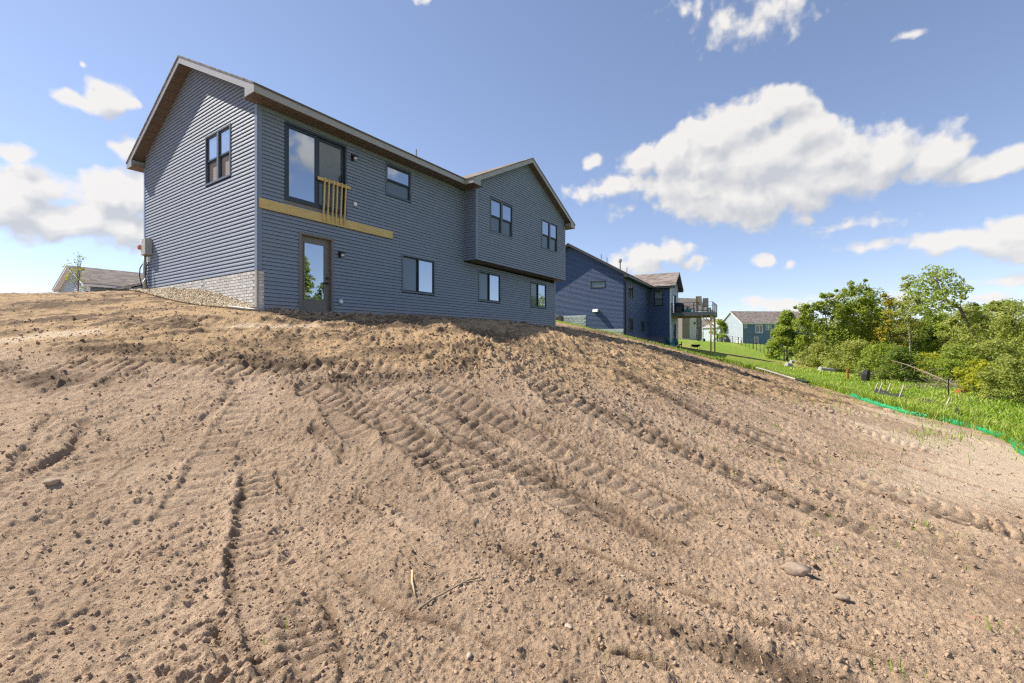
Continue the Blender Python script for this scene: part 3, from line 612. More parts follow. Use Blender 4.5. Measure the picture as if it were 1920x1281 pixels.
basec = mixc(t, fmath(t, 'MULTIPLY', dmf.outputs[0], .85), basec, (.115, .077, .050))
sd = tn(t, 'ShaderNodeMapRange'); t.links.new(att('damp_shade'), sd.inputs[0]); sd.inputs[1].default_value = -.08; sd.inputs[2].default_value = -.65
basec = mixc(t, fmath(t, 'MULTIPLY', sd.outputs[0], .75), basec, (.64, .50, .35))
t.links.new(basec, b.inputs['Base Color']); b.inputs['Roughness'].default_value = .97; b.inputs['Specular IOR Level'].default_value = .15
hsum = fmath(t, 'ADD', fmath(t, 'MULTIPLY', n2.outputs['Fac'], .7), fmath(t, 'MULTIPLY', n3.outputs['Fac'], .45)); bump(t, b, hsum, 1.0, .034)
M['soil'] = m
tag(sub_mesh('soil_ground', fs, m, {'damp_shade': damp_shade, 'bench': bench}), kind='structure')
m, t, b = mat('lawn_turf')
n1 = noise(t, .35, 4, .6); n2 = noise(t, 9, 6, .75); n3 = noise(t, 45, 3, .8)
c = ramp(t, n2.outputs['Fac'], [(.3, (.12, .21, .015)), (.5, (.24, .36, .028)), (.72, (.36, .45, .06))])
c = mixc(t, 1.0, c, ramp(t, n3.outputs['Fac'], [(.3, (.6, .6, .6)), (.65, (1.15, 1.15, 1.15))]), 'MULTIPLY')
c = mixc(t, fmath(t, 'MULTIPLY', n1.outputs['Fac'], .35), c, (.20, .24, .04))
dq = fmath(t, 'MULTIPLY', att('dry'), .95); c = mixc(t, dq, c, (.50, .36, .13))
t.links.new(c, b.inputs['Base Color']); b.inputs['Roughness'].default_value = .9; b.inputs['Specular IOR Level'].default_value = .2
bump(t, b, fmath(t, 'ADD', n2.outputs['Fac'], n3.outputs['Fac']), 1.0, .06)
tag(sub_mesh('lawn_ground', ~fs, m, {'dry': dry}), kind='structure')
def soil_z(u, v):
    u = np.atleast_1d(np.asarray(u, float)); v = np.atleast_1d(np.asarray(v, float))
    return terr(u, v)+ground_detail(u, v)[0]
# ------------------------------------------------------------------ house kit
class Wall:
    """a wall plane in house coordinates: a runs along it, out is the outward normal"""
    def __init__(s, ox, oy, ax, ay, nx, ny): s.o = (ox, oy); s.a = (ax, ay); s.n = (nx, ny)
    def P(s, a, out, z): return (s.o[0]+a*s.a[0]+out*s.n[0], s.o[1]+a*s.a[1]+out*s.n[1], z)
    def box(s, mb, a0, a1, o0, o1, z0, z1):
        mb.hexa([s.P(a0,o0,z0), s.P(a1,o0,z0), s.P(a1,o1,z0), s.P(a0,o1,z0), s.P(a0,o0,z1), s.P(a1,o0,z1), s.P(a1,o1,z1), s.P(a0,o1,z1)])
def board_prism(mb, w, b0, b1, t0, t1, z, e, lip=.030):
    """one lap: bottom from b0 to b1, top from t0 to t1"""
    g_ = e*.075
    pr = [(-.012, 0.0), (lip, 0.0), (lip, .006), (lip*.84, e*.45), (.004, e-g_), (-.012, e-g_)]
    n = len(pr); k = len(mb.v)
    for e0, e1 in ((b0, t0), (b1, t1)):
        for o, h in pr:
            f = h/e; mb.v.append(w.P(e0+(e1-e0)*f, o, z+h))
    mb.f.append(tuple(range(k, k+n))); mb.f.append(tuple(range(k+n, k+2*n))[::-1])
    for i in range(n): j = (i+1) % n; mb.f.append((k+i, k+j, k+n+j, k+n+i))
def courses(w, z0, z1, e, span, holes):
    """yield per course the free segments (b0, b1, t0, t1, z, height); span(z) -> (a0, a1); holes: (a0, a1, z0, z1)"""
    z = z0
    while z < z1-.01:
        h = min(e, z1-z); zb, zt = z, z+h
        (b0, b1), (t0, t1) = span(zb), span(zt); segs = []
        if b1-b0 > .05:
            cuts = sorted((a0, a1) for a0, a1, y0, y1 in holes if y0 < zb+h*.5 < y1); cur = None; L = [(b0, t0)]
            for a0, a1 in cuts: L += [(a0, a0), (a1, a1)]
            L.append((b1, t1))
            for i in range(0, len(L), 2):
                s, q = L[i], L[i+1]
                if q[0]-s[0] > .015: segs.append((s[0], q[0], s[1] if s[1] < q[1] else q[1]-.01, q[1]))
        yield zb, h, segs
        z += h
def lay_boards(house, w, z0, z1, e, span, holes, m, off):
    for zb, h, segs in courses(w, z0, z1, e, span, holes):
        if not segs: continue
        for b0, b1, t0, t1 in segs:
            mb = MB(); board_prism(mb, w, b0, b1, t0, t1, zb, h); mb.build('siding_board', m, house, off)
def lap_wall(house, w, z0, z1, e, span, holes, m, off, name='siding'):
    mb = MB()
    for zb, h, segs in courses(w, z0, z1, e, span, holes):
        for b0, b1, t0, t1 in segs: board_prism(mb, w, b0, b1, t0, t1, zb, h, .032)
    return mb.build(name, m, house, off)
def window(house, w, a0, a1, z0, z1, style, off, fm=None, tm=None, gl=None, scr=None, name='window'):
    fm = fm or M['frame']; tm = tm or M['wframe']; gl = gl or M['glass']; scr = scr or M['screen']
    mb = MB(); f = .055
    for x0, x1, y0, y1 in ((a0,a0+f,z0,z1),(a1-f,a1,z0,z1),(a0+f,a1-f,z1-f,z1),(a0+f,a1-f,z0,z0+f)): w.box(mb, x0, x1, -.06, .042, y0, y1)
    o = mb.build(name, tm, house, off, bevel=.004)
    A0, A1, Z0, Z1 = a0+f, a1-f, z0+f, z1-f
    def sash(x0, x1, y0, y1, d, wd=.045, glass=gl, label='pane'):
        s = MB()
        for p0, p1, q0, q1 in ((x0,x0+wd,y0,y1),(x1-wd,x1,y0,y1),(x0+wd,x1-wd,y1-wd,y1),(x0+wd,x1-wd,y0,y0+wd)): w.box(s, p0, p1, d-.04, d, q0, q1)
        s.build('sash', fm, o, off)
        g = MB(); w.box(g, x0+wd, x1-wd, d-.030, d-.018, y0+wd, y1-wd); g.build(label, glass, o, off)
    if style == 'double':
        mid = (A0+A1)/2; mw = .05; zr = Z0+(Z1-Z0)*.47
        s = MB(); w.box(s, mid-mw, mid+mw, -.05, .036, Z0, Z1); s.build('mullion', tm, o, off)
        for x0, x1 in ((A0, mid-mw), (mid+mw, A1)):
            sash(x0, x1, zr, Z1, .012); sash(x0, x1, Z0, zr, -.025, .04, scr, 'screen')
    elif style == 'hung':
        zr = Z0+(Z1-Z0)*.47
        sash(A0, A1, zr, Z1, .012); sash(A0, A1, Z0, zr, -.025, .04, scr, 'screen')
    elif style == 'slider':
        mid = A0+(A1-A0)*.5
        sash(mid-.03, A1, Z0, Z1, .012); sash(A0, mid-.03, Z0, Z1, -.028, .04, scr, 'screen')
    elif style == 'patio':
        mid = A0+(A1-A0)*.49
        sash(A0, mid+.03, Z0, Z1, .012, .075); sash(mid+.03, A1, Z0, Z1, -.028, .085, scr, 'screen')
    else: sash(A0, A1, Z0, Z1, .0)
    return o
def gable_roof(house, off, mp, p0, p1, e, zs, slope, q0, q1, qw0, qw1, fm, sm, rm, fh=.185, front=True, back=True, eaves=(1, 1), names=('roof', 'fascia_board', 'soffit'), th=.045, chop=.45, panels=False):
    """mp(p, q, z) -> house coordinates; walls at p0, p1; eave overhang e; rakes at q0, q1"""
    pm = (p0+p1)/2; ztop = zs+fh; zr = ztop+slope*(pm-p0+e)
    zroof = lambda p: ztop+slope*(min(p-p0, p1-p)+e)
    roof = MB(); roof.uv = []
    L = math.hypot(pm-p0+e, zr-ztop)
    for s, pe in ((1, p0-e-.025), (-1, p1+e+.025)):
        ze = zroof(pe)
        c = [mp(pe, q0-.02, ze), mp(pe, q1+.02, ze), mp(pm, q1+.02, zr), mp(pm, q0-.02, zr)]
        k = len(roof.v); roof.hexa([tuple(c[i]) for i in range(4)]+[(c[i][0], c[i][1], c[i][2]+th) for i in range(4)])
        uvc = [(q0, 0), (q1, 0), (q1, L), (q0, L)]*2
        for fc in roof.f[-6:]: roof.uv += [uvc[i-k] for i in fc]
    rf = MB.build_roof(roof, names[0], rm, house, off)
    for i, (pe, sg) in enumerate(((p0-e, -1), (p1+e, 1))):
        if not eaves[i]: continue
        mb = MB(); a = mp(min(pe, pe-sg*.022), q0, zs); b_ = mp(max(pe, pe-sg*.022), q1, ztop+.006)
        mb.box(min(a[0], b_[0]), max(a[0], b_[0]), min(a[1], b_[1]), max(a[1], b_[1]), a[2], b_[2]); mb.build(names[1], fm, house, off)
        pw = p0 if i == 0 else p1; s0, s1 = (pe+.022, pw+.05) if i == 0 else (pw-.05, pe-.022)
        n = max(1, int((q1-q0)/.305)) if panels else 1; st = (q1-q0-.044)/n
        for j in range(n):
            mb = MB(); qa = q0+.022+j*st; a = mp(s0, qa+(.006 if panels else 0), zs+.006); b_ = mp(s1, qa+st-(.006 if panels else 0), zs+.018)
            mb.box(min(a[0], b_[0]), max(a[0], b_[0]), min(a[1], b_[1]), max(a[1], b_[1]), a[2], b_[2]); mb.build('soffit_panel' if panels else names[2], sm, house, off)
    for qa, qw, on, sg in ((q0, qw0, front, 1), (q1, qw1, back, -1)):
        if not on: continue
        for side in (0, 1):
            pe = p0-e if side == 0 else p1+e; pc = pe+(chop if side == 0 else -chop)
            mb = MB(); d = Vector(mp(0, .022*sg, 0))-Vector(mp(0, 0, 0))
            poly = [mp(pe, qa, zs), mp(pc, qa, zs), mp(pc, qa, zroof(pc)-fh), mp(pm, qa, zr-fh), mp(pm, qa, zr+.004), mp(pe, qa, ztop+.004)]
            mb.prism(poly, tuple(d)); mb.build(names[1], fm, house, off)
            # return box face and raked soffit
            mb = MB(); qi = qw+.05*sg
            a = mp(pc, qa+.022*sg, zs); b_ = mp(pc+(.012 if side else -.012), qi, zroof(pc)-fh)
            mb.box(min(a[0], b_[0]), max(a[0], b_[0]), min(a[1], b_[1]), max(a[1], b_[1]), a[2], b_[2]); mb.build(names[1], fm, house, off)
            n = max(1, int(abs(pm-pc)/.305)) if panels else 1
            for j in range(n):
                pa = pc+(pm-pc)*j/n; pb = pc+(pm-pc)*(j+1)/n; gpp = .006*(1 if pb > pa else -1) if panels else 0
                mb = MB(); pa += gpp; pb -= gpp; zd = -fh+.02
                mb.hexa([mp(pa, qa+.022*sg, zroof(pa)+zd), mp(pb, qa+.022*sg, zroof(pb)+zd), mp(pb, qi, zroof(pb)+zd), mp(pa, qi, zroof(pa)+zd),
                         mp(pa, qa+.022*sg, zroof(pa)+zd+.012), mp(pb, qa+.022*sg, zroof(pb)+zd+.012), mp(pb, qi, zroof(pb)+zd+.012), mp(pa, qi, zroof(pa)+zd+.012)])
                mb.build('soffit_panel' if panels else names[2], sm, house, off)
    return zr, zroof, rf
def _build_roof(mb, name, m, parent, off):
    me = bpy.data.meshes.new(name); me.from_pydata([(a+off[0], b+off[1], c+off[2]) for a, b, c in mb.v], [], mb.f); me.update()
    u = me.uv_layers.new(name='UVMap'); u.data.foreach_set('uv', np.array(mb.uv, np.float32).ravel()); me.materials.append(m)
    o = bpy.data.objects.new(name, me); COL.objects.link(o); o.parent = parent; return o
MB.build_roof = staticmethod(_build_roof)
def house_root(name, label, cat, u, v, yaw, zb):
    return thing(name, label, cat, (u, v, zb), R(90-yaw)), (0, 0, -zb)

# ------------------------------------------------------------------ the new slate-blue house
ZB = .8
H, OFF = house_root('slate_blue_house', 'large new slate blue sided house standing nearest on the bare dirt slope', 'house', -6.484, 11.6, 34.26, ZB)
L1, D1, ZS, SL = 15.6, 7.7, 6.05, .5
PX0, PX1, PY, PZ = 8.10, 15.6, -.6, 3.25                             # the upper storey that juts out
rear = Wall(0, 0, 1, 0, 0, -1); gab = Wall(0, 0, 0, 1, -1, 0); juf = Wall(0, PY, 1, 0, 0, -1); jus = Wall(PX0, 0, 0, -1, -1, 0)
zroof_m = lambda y: ZS+.185+SL*(min(y, D1-y)+.54)
mb = MB(); ins = .14
mb.box(ins, L1-.01, ins, D1-.02, .1, ZS+.1)
zpk = zroof_m(D1/2)-.12
mb.prism([(ins, ins, ZS+.1), (ins, D1-ins, ZS+.1), (ins, D1/2, zpk)], (L1-2*ins, 0, 0))
mb.box(PX0+ins, PX1-.01, PY+ins, ins-.001, PZ+.03, ZS+.1)
mb.prism([(PX0+ins, PY+ins, ZS+.1), (PX1-ins, PY+ins, ZS+.1), ((PX0+PX1)/2, PY+ins, 8.1)], (0, 1.5, 0))
mb.build('wall', M['sheath'], H, OFF)
mb = MB(); mb.box(L1-.008, L1+.012, .02, D1-.02, .1, ZS+.05); mb.box(.02, L1, D1-.018, D1, .1, ZS+.05); mb.build('wall', M['siding'], H, OFF)
WIN_R = [(4.09, 5.23, 4.84, 5.93, 'hung'), (4.79, 6.40, 1.70, 3.0, 'slider'), (8.985, 10.58, 1.70, 2.98, 'slider'), (13.075, 14.67, 1.70, 2.98, 'slider')]
SLD = (.69, 2.60, 3.80, 5.89); DOOR = (1.09, 2.165, .80, 3.03)
holes = [w_[:4] for w_ in WIN_R]+[(SLD[0], SLD[1], 3.64, SLD[3]), DOOR]
E4 = .1016
zc0 = ZS-E4*55
lay_boards(H, rear, zc0, ZS+.01, E4, lambda z: (.16 if z < 1.78 else .095, 8.06 if z > PZ-.05 else L1-.09), holes, M['siding'], OFF)
def gspan(z):
    if z <= ZS+.27: return (.095, D1-.095)
    d = (z-ZS)/SL-.54; return (min(d-.10, D1/2-.01), max(D1-d+.10, D1/2+.01))
GWIN = (1.36, 2.90, 4.50, 5.93)
lay_boards(H, gab, ZS-E4*41.5, zpk+.0, E4, gspan, [GWIN], M['siding'], OFF)
def jspan(z):
    if z <= ZS+.28: return (PX0+.095, PX1-.095)
    d = (z-ZS)/SL-.56; m_ = (PX0+PX1)/2; return (min(PX0+d-.1, m_-.01), max(PX1-d+.1, m_+.01))
JW = [(9.01, 10.65, 4.53, 5.95), (13.16, 14.76, 4.54, 6.0)]
lay_boards(H, juf, PZ, 8.2, E4, jspan, JW, M['siding'], OFF)
lay_boards(H, jus, PZ, ZS+.01, E4, lambda z: (.02, .52), [], M['siding'], OFF)
# corner posts and trims
def trim(boxes, name='corner_post', m=None):
    mb = MB()
    for bx in boxes: mb.box(*bx)
    return mb.build(name, m or M['siding_trim'], H, OFF, bevel=.004)
trim([(-.032, .0, -.032, .095, 1.825, ZS+.004), (.001, .095, -.032, .0, 1.825, ZS+.004)])
trim([(-.032, .0, D1-.095, D1+.02, 1.7, ZS+.004)])
trim([(PX0-.032, PX0, PY-.032, PY+.09, PZ-.002, ZS+.004), (PX0+.001, PX0+.09, PY-.032, PY, PZ-.002, ZS+.004)])
trim([(PX1-.09, PX1+.024, PY-.032, PY, PZ-.002, ZS+.02), (PX1+.001, PX1+.024, PY+.001, .02, PZ-.002, ZS+.02)])
trim([(8.062, PX0-.018, -.03, .0, PZ, ZS+.004)])
trim([(L1-.09, L1+.022, -.032, .0, 1.62, PZ-.002)])
trim([(L1-.10, L1+.03, -.05, .03, .2, 1.62)], 'foundation_end', M['concrete'])
trim([(PX0-.01, PX1+.01, PY+.002, .0, PZ-.018, PZ-.002)], 'overhang_soffit', M['soffit'])
trim([(.16, L1-.1, -.03, -.0, .2, zc0-.002)], 'starter_strip')
trim([(.098, 7.52, -.034, -.019, ZS-.045, ZS+.003)], 'frieze_strip')
# roofs
zr1, _, _ = gable_roof(H, OFF, lambda p, q, z: (q, p, z), 0, D1, .54, ZS, SL, -.36, L1+.33, 0, L1, M['fascia'], M['soffit'], M['shingle'], panels=True, eaves=(0, 1))
mb = MB(); mb.box(-.338, PX0-.56, -.54, -.518, ZS, ZS+.19); mb.build('fascia_board', M['fascia'], H, OFF)
n = 26; st = (PX0-.56+.33)/n
for j in range(n):
    mb = MB(); mb.box(-.338+j*st+.006, -.338+(j+1)*st-.006, -.518, .05, ZS+.006, ZS+.018); mb.build('soffit_panel', M['soffit'], H, OFF)
jp = lambda p, q, z: (p, q, z)
gable_roof(H, OFF, jp, PX0, PX1, .56, ZS, SL, PY-.33, D1/2, PY, D1/2, M['fascia'], M['soffit'], M['shingle_tan'], panels=True, back=False, eaves=(0, 0))
mb = MB(); mb.box(PX0-.56, PX0-.538, PY-.308, -.518, ZS, ZS+.19); mb.build('fascia_board', M['fascia'], H, OFF)
mb = MB(); mb.box(PX1+.538, PX1+.56, PY-.308, .5, ZS, ZS+.19); mb.build('fascia_board', M['fascia'], H, OFF)
mb = MB(); mb.box(PX0-.538, PX0+.05, PY-.308, -.0, ZS+.006, ZS+.018); mb.box(PX1-.05, PX1+.538, PY-.308, .4, ZS+.006, ZS+.018); mb.build('soffit_panel', M['soffit'], H, OFF)
mb = MB(); mb.tube([(6.35, .9, 6.7), (6.35, .9, 7.32)], .03, 8); mb.build('vent_pipe', M['greybox'], H, OFF)
# openings
for a0, a1, z0, z1, st_ in WIN_R: window(H, rear, a0, a1, z0, z1, st_, OFF)
for a0, a1, z0, z1 in JW: window(H, juf, a0, a1, z0, z1, 'double', OFF)
window(H, gab, *GWIN, 'double', OFF, gl=M['glass_pale'], scr=M['screen_lit'])
w_ = window(H, rear, *SLD, 'patio', OFF, tm=M['frame'], name='patio_door')
mb = MB(); rear.box(mb, 2.44, 2.47, .0, .05, 4.72, 4.98); mb.build('handle', M['black'], w_, OFF)
mb = MB(); rear.box(mb, SLD[0], SLD[1], -.02, .012, 3.655, SLD[2]); mb.build('sill_flashing', M['taupe'], w_, OFF)
# walk-out door
dm = MB()
for x0, x1, y0, y1 in ((1.09, 1.165, .80, 3.03), (2.09, 2.165, .80, 3.03), (1.165, 2.09, 2.955, 3.03)): rear.box(dm, x0, x1, -.12, .046, y0, y1)
df = dm.build('door', M['taupe'], H, OFF, bevel=.006)
mb = MB(); rear.box(mb, 1.165, 2.09, -.12, .03, .80, .885); mb.build('threshold', M['taupe'], df, OFF)
mb = MB()
for x0, x1, y0, y1 in ((1.165, 1.285, .886, 2.955), (1.945, 2.09, .886, 2.955), (1.285, 1.945, 2.80, 2.955), (1.285, 1.945, .886, 1.17)): rear.box(mb, x0, x1, -.125, -.075, y0, y1)
mb.build('door_leaf', M['taupe'], df, OFF)
mb = MB()
for x0, x1, y0, y1 in ((1.285, 1.315, 1.17, 2.80), (1.915, 1.945, 1.17, 2.80), (1.315, 1.915, 2.77, 2.80), (1.315, 1.915, 1.17, 1.20)): rear.box(mb, x0, x1, -.08, -.062, y0, y1)
mb.build('glazing_bead', M['taupe'], df, OFF)
mb = MB(); rear.box(mb, 1.315, 1.915, -.10, -.08, 1.20, 2.77); mb.build('pane', M['glass'], df, OFF)
mb = MB(); mb.tube([rear.P(2.01, -.075, 1.84), rear.P(2.01, -.03, 1.84)], .034, 10); mb.build('deadbolt', M['black'], df, OFF)
mb = MB(); mb.tube([rear.P(2.01, -.075, 1.70), rear.P(2.01, -.035, 1.70)], .036, 10); mb.tube([rear.P(2.02, -.03, 1.70), rear.P(1.86, -.028, 1.70)], .013, 8); mb.build('handle', M['black'], df, OFF)
# ledger board and guard rail
mb = MB(); rear.box(mb, .015, 4.36, .030, .070, 3.415, 3.655); lb = mb.build('ledger_board', M['pine'], H, OFF, bevel=.004)
mb = MB(); rear.box(mb, .015, 4.36, .0, .073, 3.657, 3.663); mb.build('flashing', M['white'], lb, OFF)
mb = MB(); rear.box(mb, 1.63, 2.705, .055, .093, 4.60, 4.69); gr = mb.build('guard_rail', M['pine'], H, OFF, bevel=.004)
for k in range(6):
    a = 1.835+k*.139; tl = rng.uniform(-.012, .012)
    mb = MB(); mb.bar(rear.P(a-.045+tl, .092, 3.47), rear.P(a+tl, .113, 4.70), .036); mb.build('baluster', M['pine_v'], gr, OFF)
# lanterns and covered outlets
def lantern(a, z):
    mb = MB(); rear.box(mb, a-.055, a+.055, .024, .05, z-.10, z+.10); o = mb.build('wall_light', M['black'], H, OFF, bevel=.004)
    mb = MB(); mb.tube([rear.P(a, .04, z+.03), rear.P(a+.01, .12, z+.055), rear.P(a+.01, .15, z+.04)], .016, 8); mb.build('arm', M['black'], o, OFF)
    mb = MB(); mb.tube([rear.P(a+.01, .15, z+.06), rear.P(a+.01, .15, z+.045), rear.P(a+.01, .15, z+.0)], [.03, .075, .07], 12); mb.build('cap', M['black'], o, OFF)
    mb = MB(); mb.tube([rear.P(a+.01, .15, z-.001), rear.P(a+.01, .15, z-.07), rear.P(a+.01, .15, z-.10)], [.058, .058, .03], 12); mb.build('lamp_glass', M['clear'], o, OFF, smooth=True)
lantern(2.82, 5.62); lantern(2.375, 2.60)
def outlet(a, z):
    mb = MB(); rear.box(mb, a-.07, a+.07, .024, .04, z-.085, z+.085); o = mb.build('outlet', M['siding_trim'], H, OFF, bevel=.003)
    mb = MB(); mb.tube([rear.P(a+.01, .03, z), rear.P(a+.01, .085, z)], .062, 12); mb.build('cover', M['white'], o, OFF, bevel=.004)
outlet(2.88, 4.215); outlet(2.385, 1.19)
# foundation with block pattern: a mortar bed and the blocks on it
FT = 1.815
mb = MB(); mb.box(-.02, .13, .04, D1-.1, .2, FT); mb.box(-.02, .158, -.022, .04, .2, FT)
fd = mb.build('foundation', M['mortar'], H, OFF)
BH, BW = .0795, .222
protos = []
for bw in (BW, .10, .135):
    for k in range(2):
        mb = MB(); j = lambda s=.004: rng.uniform(-s, s)
        t_ = .012+j(.003)
        mb.hexa([(-.001, .006+j(), .005), (-.001, bw-.006+j(), .005), (t_*.3, bw-.006, .006), (t_*.3, .006, .006)] if 0 else
                [(-.002, .005, .005), (-.002, bw-.005, .005), (t_+j(), bw-.009, .010), (t_+j(), .009, .010), (-.002, .005, BH-.005), (-.002, bw-.005, BH-.005), (t_+j(), bw-.009, BH-.010), (t_+j(), .009, BH-.010)])
        me_o = mb.build('brick', M['brick1'], H, (0, 0, 0)); protos.append((bw, me_o.data)); bpy.data.objects.remove(me_o)
mats = [M['brick1'], M['brick2'], M['brick3'], M['brick1']]
pv = []
for bw, me in protos:
    for mm in mats[:3]:
        c = me.copy(); c.materials.clear(); c.materials.append(mm); pv.append((bw, c))
nb = 0
cosr, sinr = math.cos(R(90-34.26)), math.sin(R(90-34.26))
for row in range(13):
    z = FT-.012-(row+1)*BH
    y = .07+(BW/2 if row % 2 else 0)
    if row % 2:
        pass
    while y+BW < D1-.12:
        gzl = gz(-6.484-sinr*y+.3*(-cosr), 11.6+cosr*y-.3*sinr)
        if z+BH > gzl-.05 and nb < 288 and not (2.96 < y+BW and y < 3.02):
            bw, me = rng.choice([p for p in pv if p[0] == BW])
            o = bpy.data.objects.new('brick', me); COL.objects.link(o); o.parent = fd
            o.location = (-.02, y, z+OFF[2]); o.rotation_euler = (0, 0, R(0)); o.scale = (-1, 1, 1); nb += 1
        y += BW
for row in range(13):                                                # the short return on the rear face
    z = FT-.012-(row+1)*BH; bw, me = rng.choice([p for p in pv if p[0] == (.10 if row % 2 else .135)])
    if nb < 300:
        o = bpy.data.objects.new('brick', me); COL.objects.link(o); o.parent = fd
        o.location = (.012, -.022, z+OFF[2]); o.rotation_euler = (0, 0, R(-90)); nb += 1
mb = MB(); mb.box(-.038, -.02, -.026, .07, .3, FT+.002); mb.box(-.024, .012, -.04, -.022, .3, FT+.002); mb.build('foundation_corner', M['concrete'], fd, OFF)
# electric meter on the gable wall
mb = MB(); gab.box(mb, 6.98, 7.32, .018, .22, 2.96, 3.50); em = mb.build('electric_meter', M['greybox'], H, OFF, bevel=.01)
mb = MB(); gab.box(mb, 7.32, 7.60, .018, .17, 2.98, 3.48); mb.build('socket_box', M['white'], em, OFF, bevel=.008)
mb = MB(); mb.tube([gab.P(7.48, .17, 3.24), gab.P(7.48, .25, 3.24), gab.P(7.48, .27, 3.24)], [.085, .085, .06], 14); mb.build('meter_dial', M['rust'], em, OFF)
mb = MB(); mb.tube([gab.P(7.40, .10, 2.98), gab.P(7.40, .10, 1.5)], .05, 10); mb.build('conduit', M['greybox'], em, OFF, smooth=True)
for k, (a, b0, s) in enumerate(((7.66, .05, 1), (7.17, .07, -1))):
    mb = MB(); mb.tube([gab.P(a, .06, 2.75), gab.P(a+.04*s, .14, 2.55), gab.P(a+.03*s, .16, 2.3), gab.P(a, .12, 2.0), gab.P(a-.02*s, .08, 1.75)], .017, 6); mb.build('cable', M['black'], em, OFF, smooth=True)
mb = MB(); gab.box(mb, 7.12, 7.26, .02, .10, 2.72, 2.90); mb.build('junction_box', M['white'], em, OFF)
mb = MB(); mb.tube([gab.P(7.22, .1, 2.2), gab.P(7.12, .22, 2.05), gab.P(6.9, .30, 1.92)], .018, 6); mb.build('cable', M['white'], em, OFF, smooth=True)

# ------------------------------------------------------------------ the navy house next door
Z2 = .3
H2, O2 = house_root('navy_blue_house', 'dark navy blue house with raised deck just beyond the slate blue house', 'house', 9.95, 40.2, 28.9, Z2)
L2, D2, S2 = 14.9, 10.3, 5.63; P0, P1, PP = 9.86, 14.7, 2.22
r2 = Wall(0, 0, 1, 0, 0, -1); g2 = Wall(0, 0, 0, 1, -1, 0); f2 = Wall(0, -PP, 1, 0, 0, -1); s2 = Wall(P0, 0, 0, -1, -1, 0)
SL2 = .58; zr2 = lambda y: S2+.2+SL2*(min(y, D2-y)+.5)
mb = MB(); mb.box(.1, L2-.1, .1, D2-.1, -1.6, S2+.1); mb.prism([(.1, .1, S2+.1), (.1, D2-.1, S2+.1), (.1, D2/2, zr2(D2/2)-.12)], (L2-.2, 0, 0))
mb.box(P0+.1, P1-.1, -PP+.1, .1, -1.6, S2+.1); mb.prism([(P0+.1, -PP+.1, S2+.1), (P1-.1, -PP+.1, S2+.1), ((P0+P1)/2, -PP+.1, S2+1.5)], (0, 1.8, 0)); mb.build('wall', M['sheath'], H2, O2)
lap_wall(H2, r2, -1.4, S2, .1143, lambda z: (.1, P0), [(1.15, 2.95, .93, 2.10), (5.74, 7.48, .97, 2.06), (1.2, 2.95, 4.0, 5.30), (8.1, 9.72, 3.90, 5.25)], M['navy'], O2)
def g2s(z):
    if z <= S2+.5*SL2: return (.1, D2-.1)
    d = (z-S2)/SL2-.5; return (min(d-.1, D2/2-.01), max(D2-d+.1, D2/2+.01))
lap_wall(H2, g2, 1.13, 2.43, .1143, lambda z: (.1, 3.55), [], M['navy'], O2)
lap_wall(H2, g2, 2.43, zr2(D2/2)-.25, .1143, g2s, [(1.72, 3.15, 4.85, 5.48)], M['navy'], O2)
lap_wall(H2, s2, -1.4, S2, .1143, lambda z: (0, PP-.1), [(.53, 1.46, 3.78, 5.36)], M['navy'], O2)
def f2s(z):
    if z <= S2+.27: return (P0+.1, P1-.1)
    d = (z-S2)/.6-.45; m_ = (P0+P1)/2; return (min(P0+d, m_-.01), max(P1-d, m_+.01))
lap_wall(H2, f2, -1.4, S2+1.55, .1143, f2s, [(P0+1.2, P0+3.0, -.2, 1.95), (P0+1.2, P0+3.0, 3.0, 5.1)], M['white_wall'], O2)
mb = MB(); mb.box(-.03, .1, -.03, .1, -1.4, S2); mb.build('corner_post', M['navy_trim'], H2, O2)
mb = MB(); mb.box(P0-.03, P0+.1, -PP-.03, -PP+.1, -1.4, S2); mb.build('corner_post', M['white'], H2, O2)
mb = MB(); mb.tube([(-.02, -.30, S2-.05), (.03, -.08, S2-.35), (.03, -.08, -.6)], .05, 6); mb.build('downspout', M['black'], H2, O2)
mb = MB(); mb.box(-.03, .06, .08, D2, -1.4, 1.12); mb.box(-.03, .06, 3.56, D2, 1.12, 2.43); fo2 = mb.build('foundation', M['found'], H2, O2)
for k in range(9):                                                   # rusticated block relief
    for j in range(17):
        if k < 3 or j >= 9:
            mb = MB() if (k, j) == (0, 0) else mb
            y0 = .12+j*.38+(k % 2)*.16; z0 = 1.03-.2-.2*k if k < 3 and j < 9 else 2.35-.17*(k+1)
            if j >= 9: y0 = 3.6+(j-9)*.38+(k % 2)*.16
            mb.box(-.055-rng.uniform(0, .02), -.03, y0+.015, y0+.36, z0+.012, z0+.155)
tag(mb.build('block_face', M['found'], fo2, O2), kind='stuff')
gable_roof(H2, O2, lambda p, q, z: (q, p, z), 0, D2, .5, S2, SL2, -.5, L2+.4, 0, L2, M['charcoal'], M['charcoal'], M['shingle'], fh=.2)
gable_roof(H2, O2, jp, P0, P1, .45, S2, .6, -PP-.5, D2/2-1.0, -PP, D2/2, M['charcoal'], M['charcoal'], M['shingle_tan'], fh=.18, back=False)
window(H2, r2, 1.2, 2.95, 4.0, 5.30, 'double', O2, fm=M['charcoal'], tm=M['charcoal'], gl=M['glass_far'])
window(H2, r2, 1.15, 2.95, .93, 2.10, 'slider', O2, fm=M['charcoal'], tm=M['charcoal'])
window(H2, r2, 5.74, 7.48, .97, 2.06, 'slider', O2, fm=M['charcoal'], tm=M['charcoal'], gl=M['glass_far'])
window(H2, r2, 8.1, 9.72, 3.90, 5.25, 'double', O2, fm=M['charcoal'], tm=M['charcoal'])
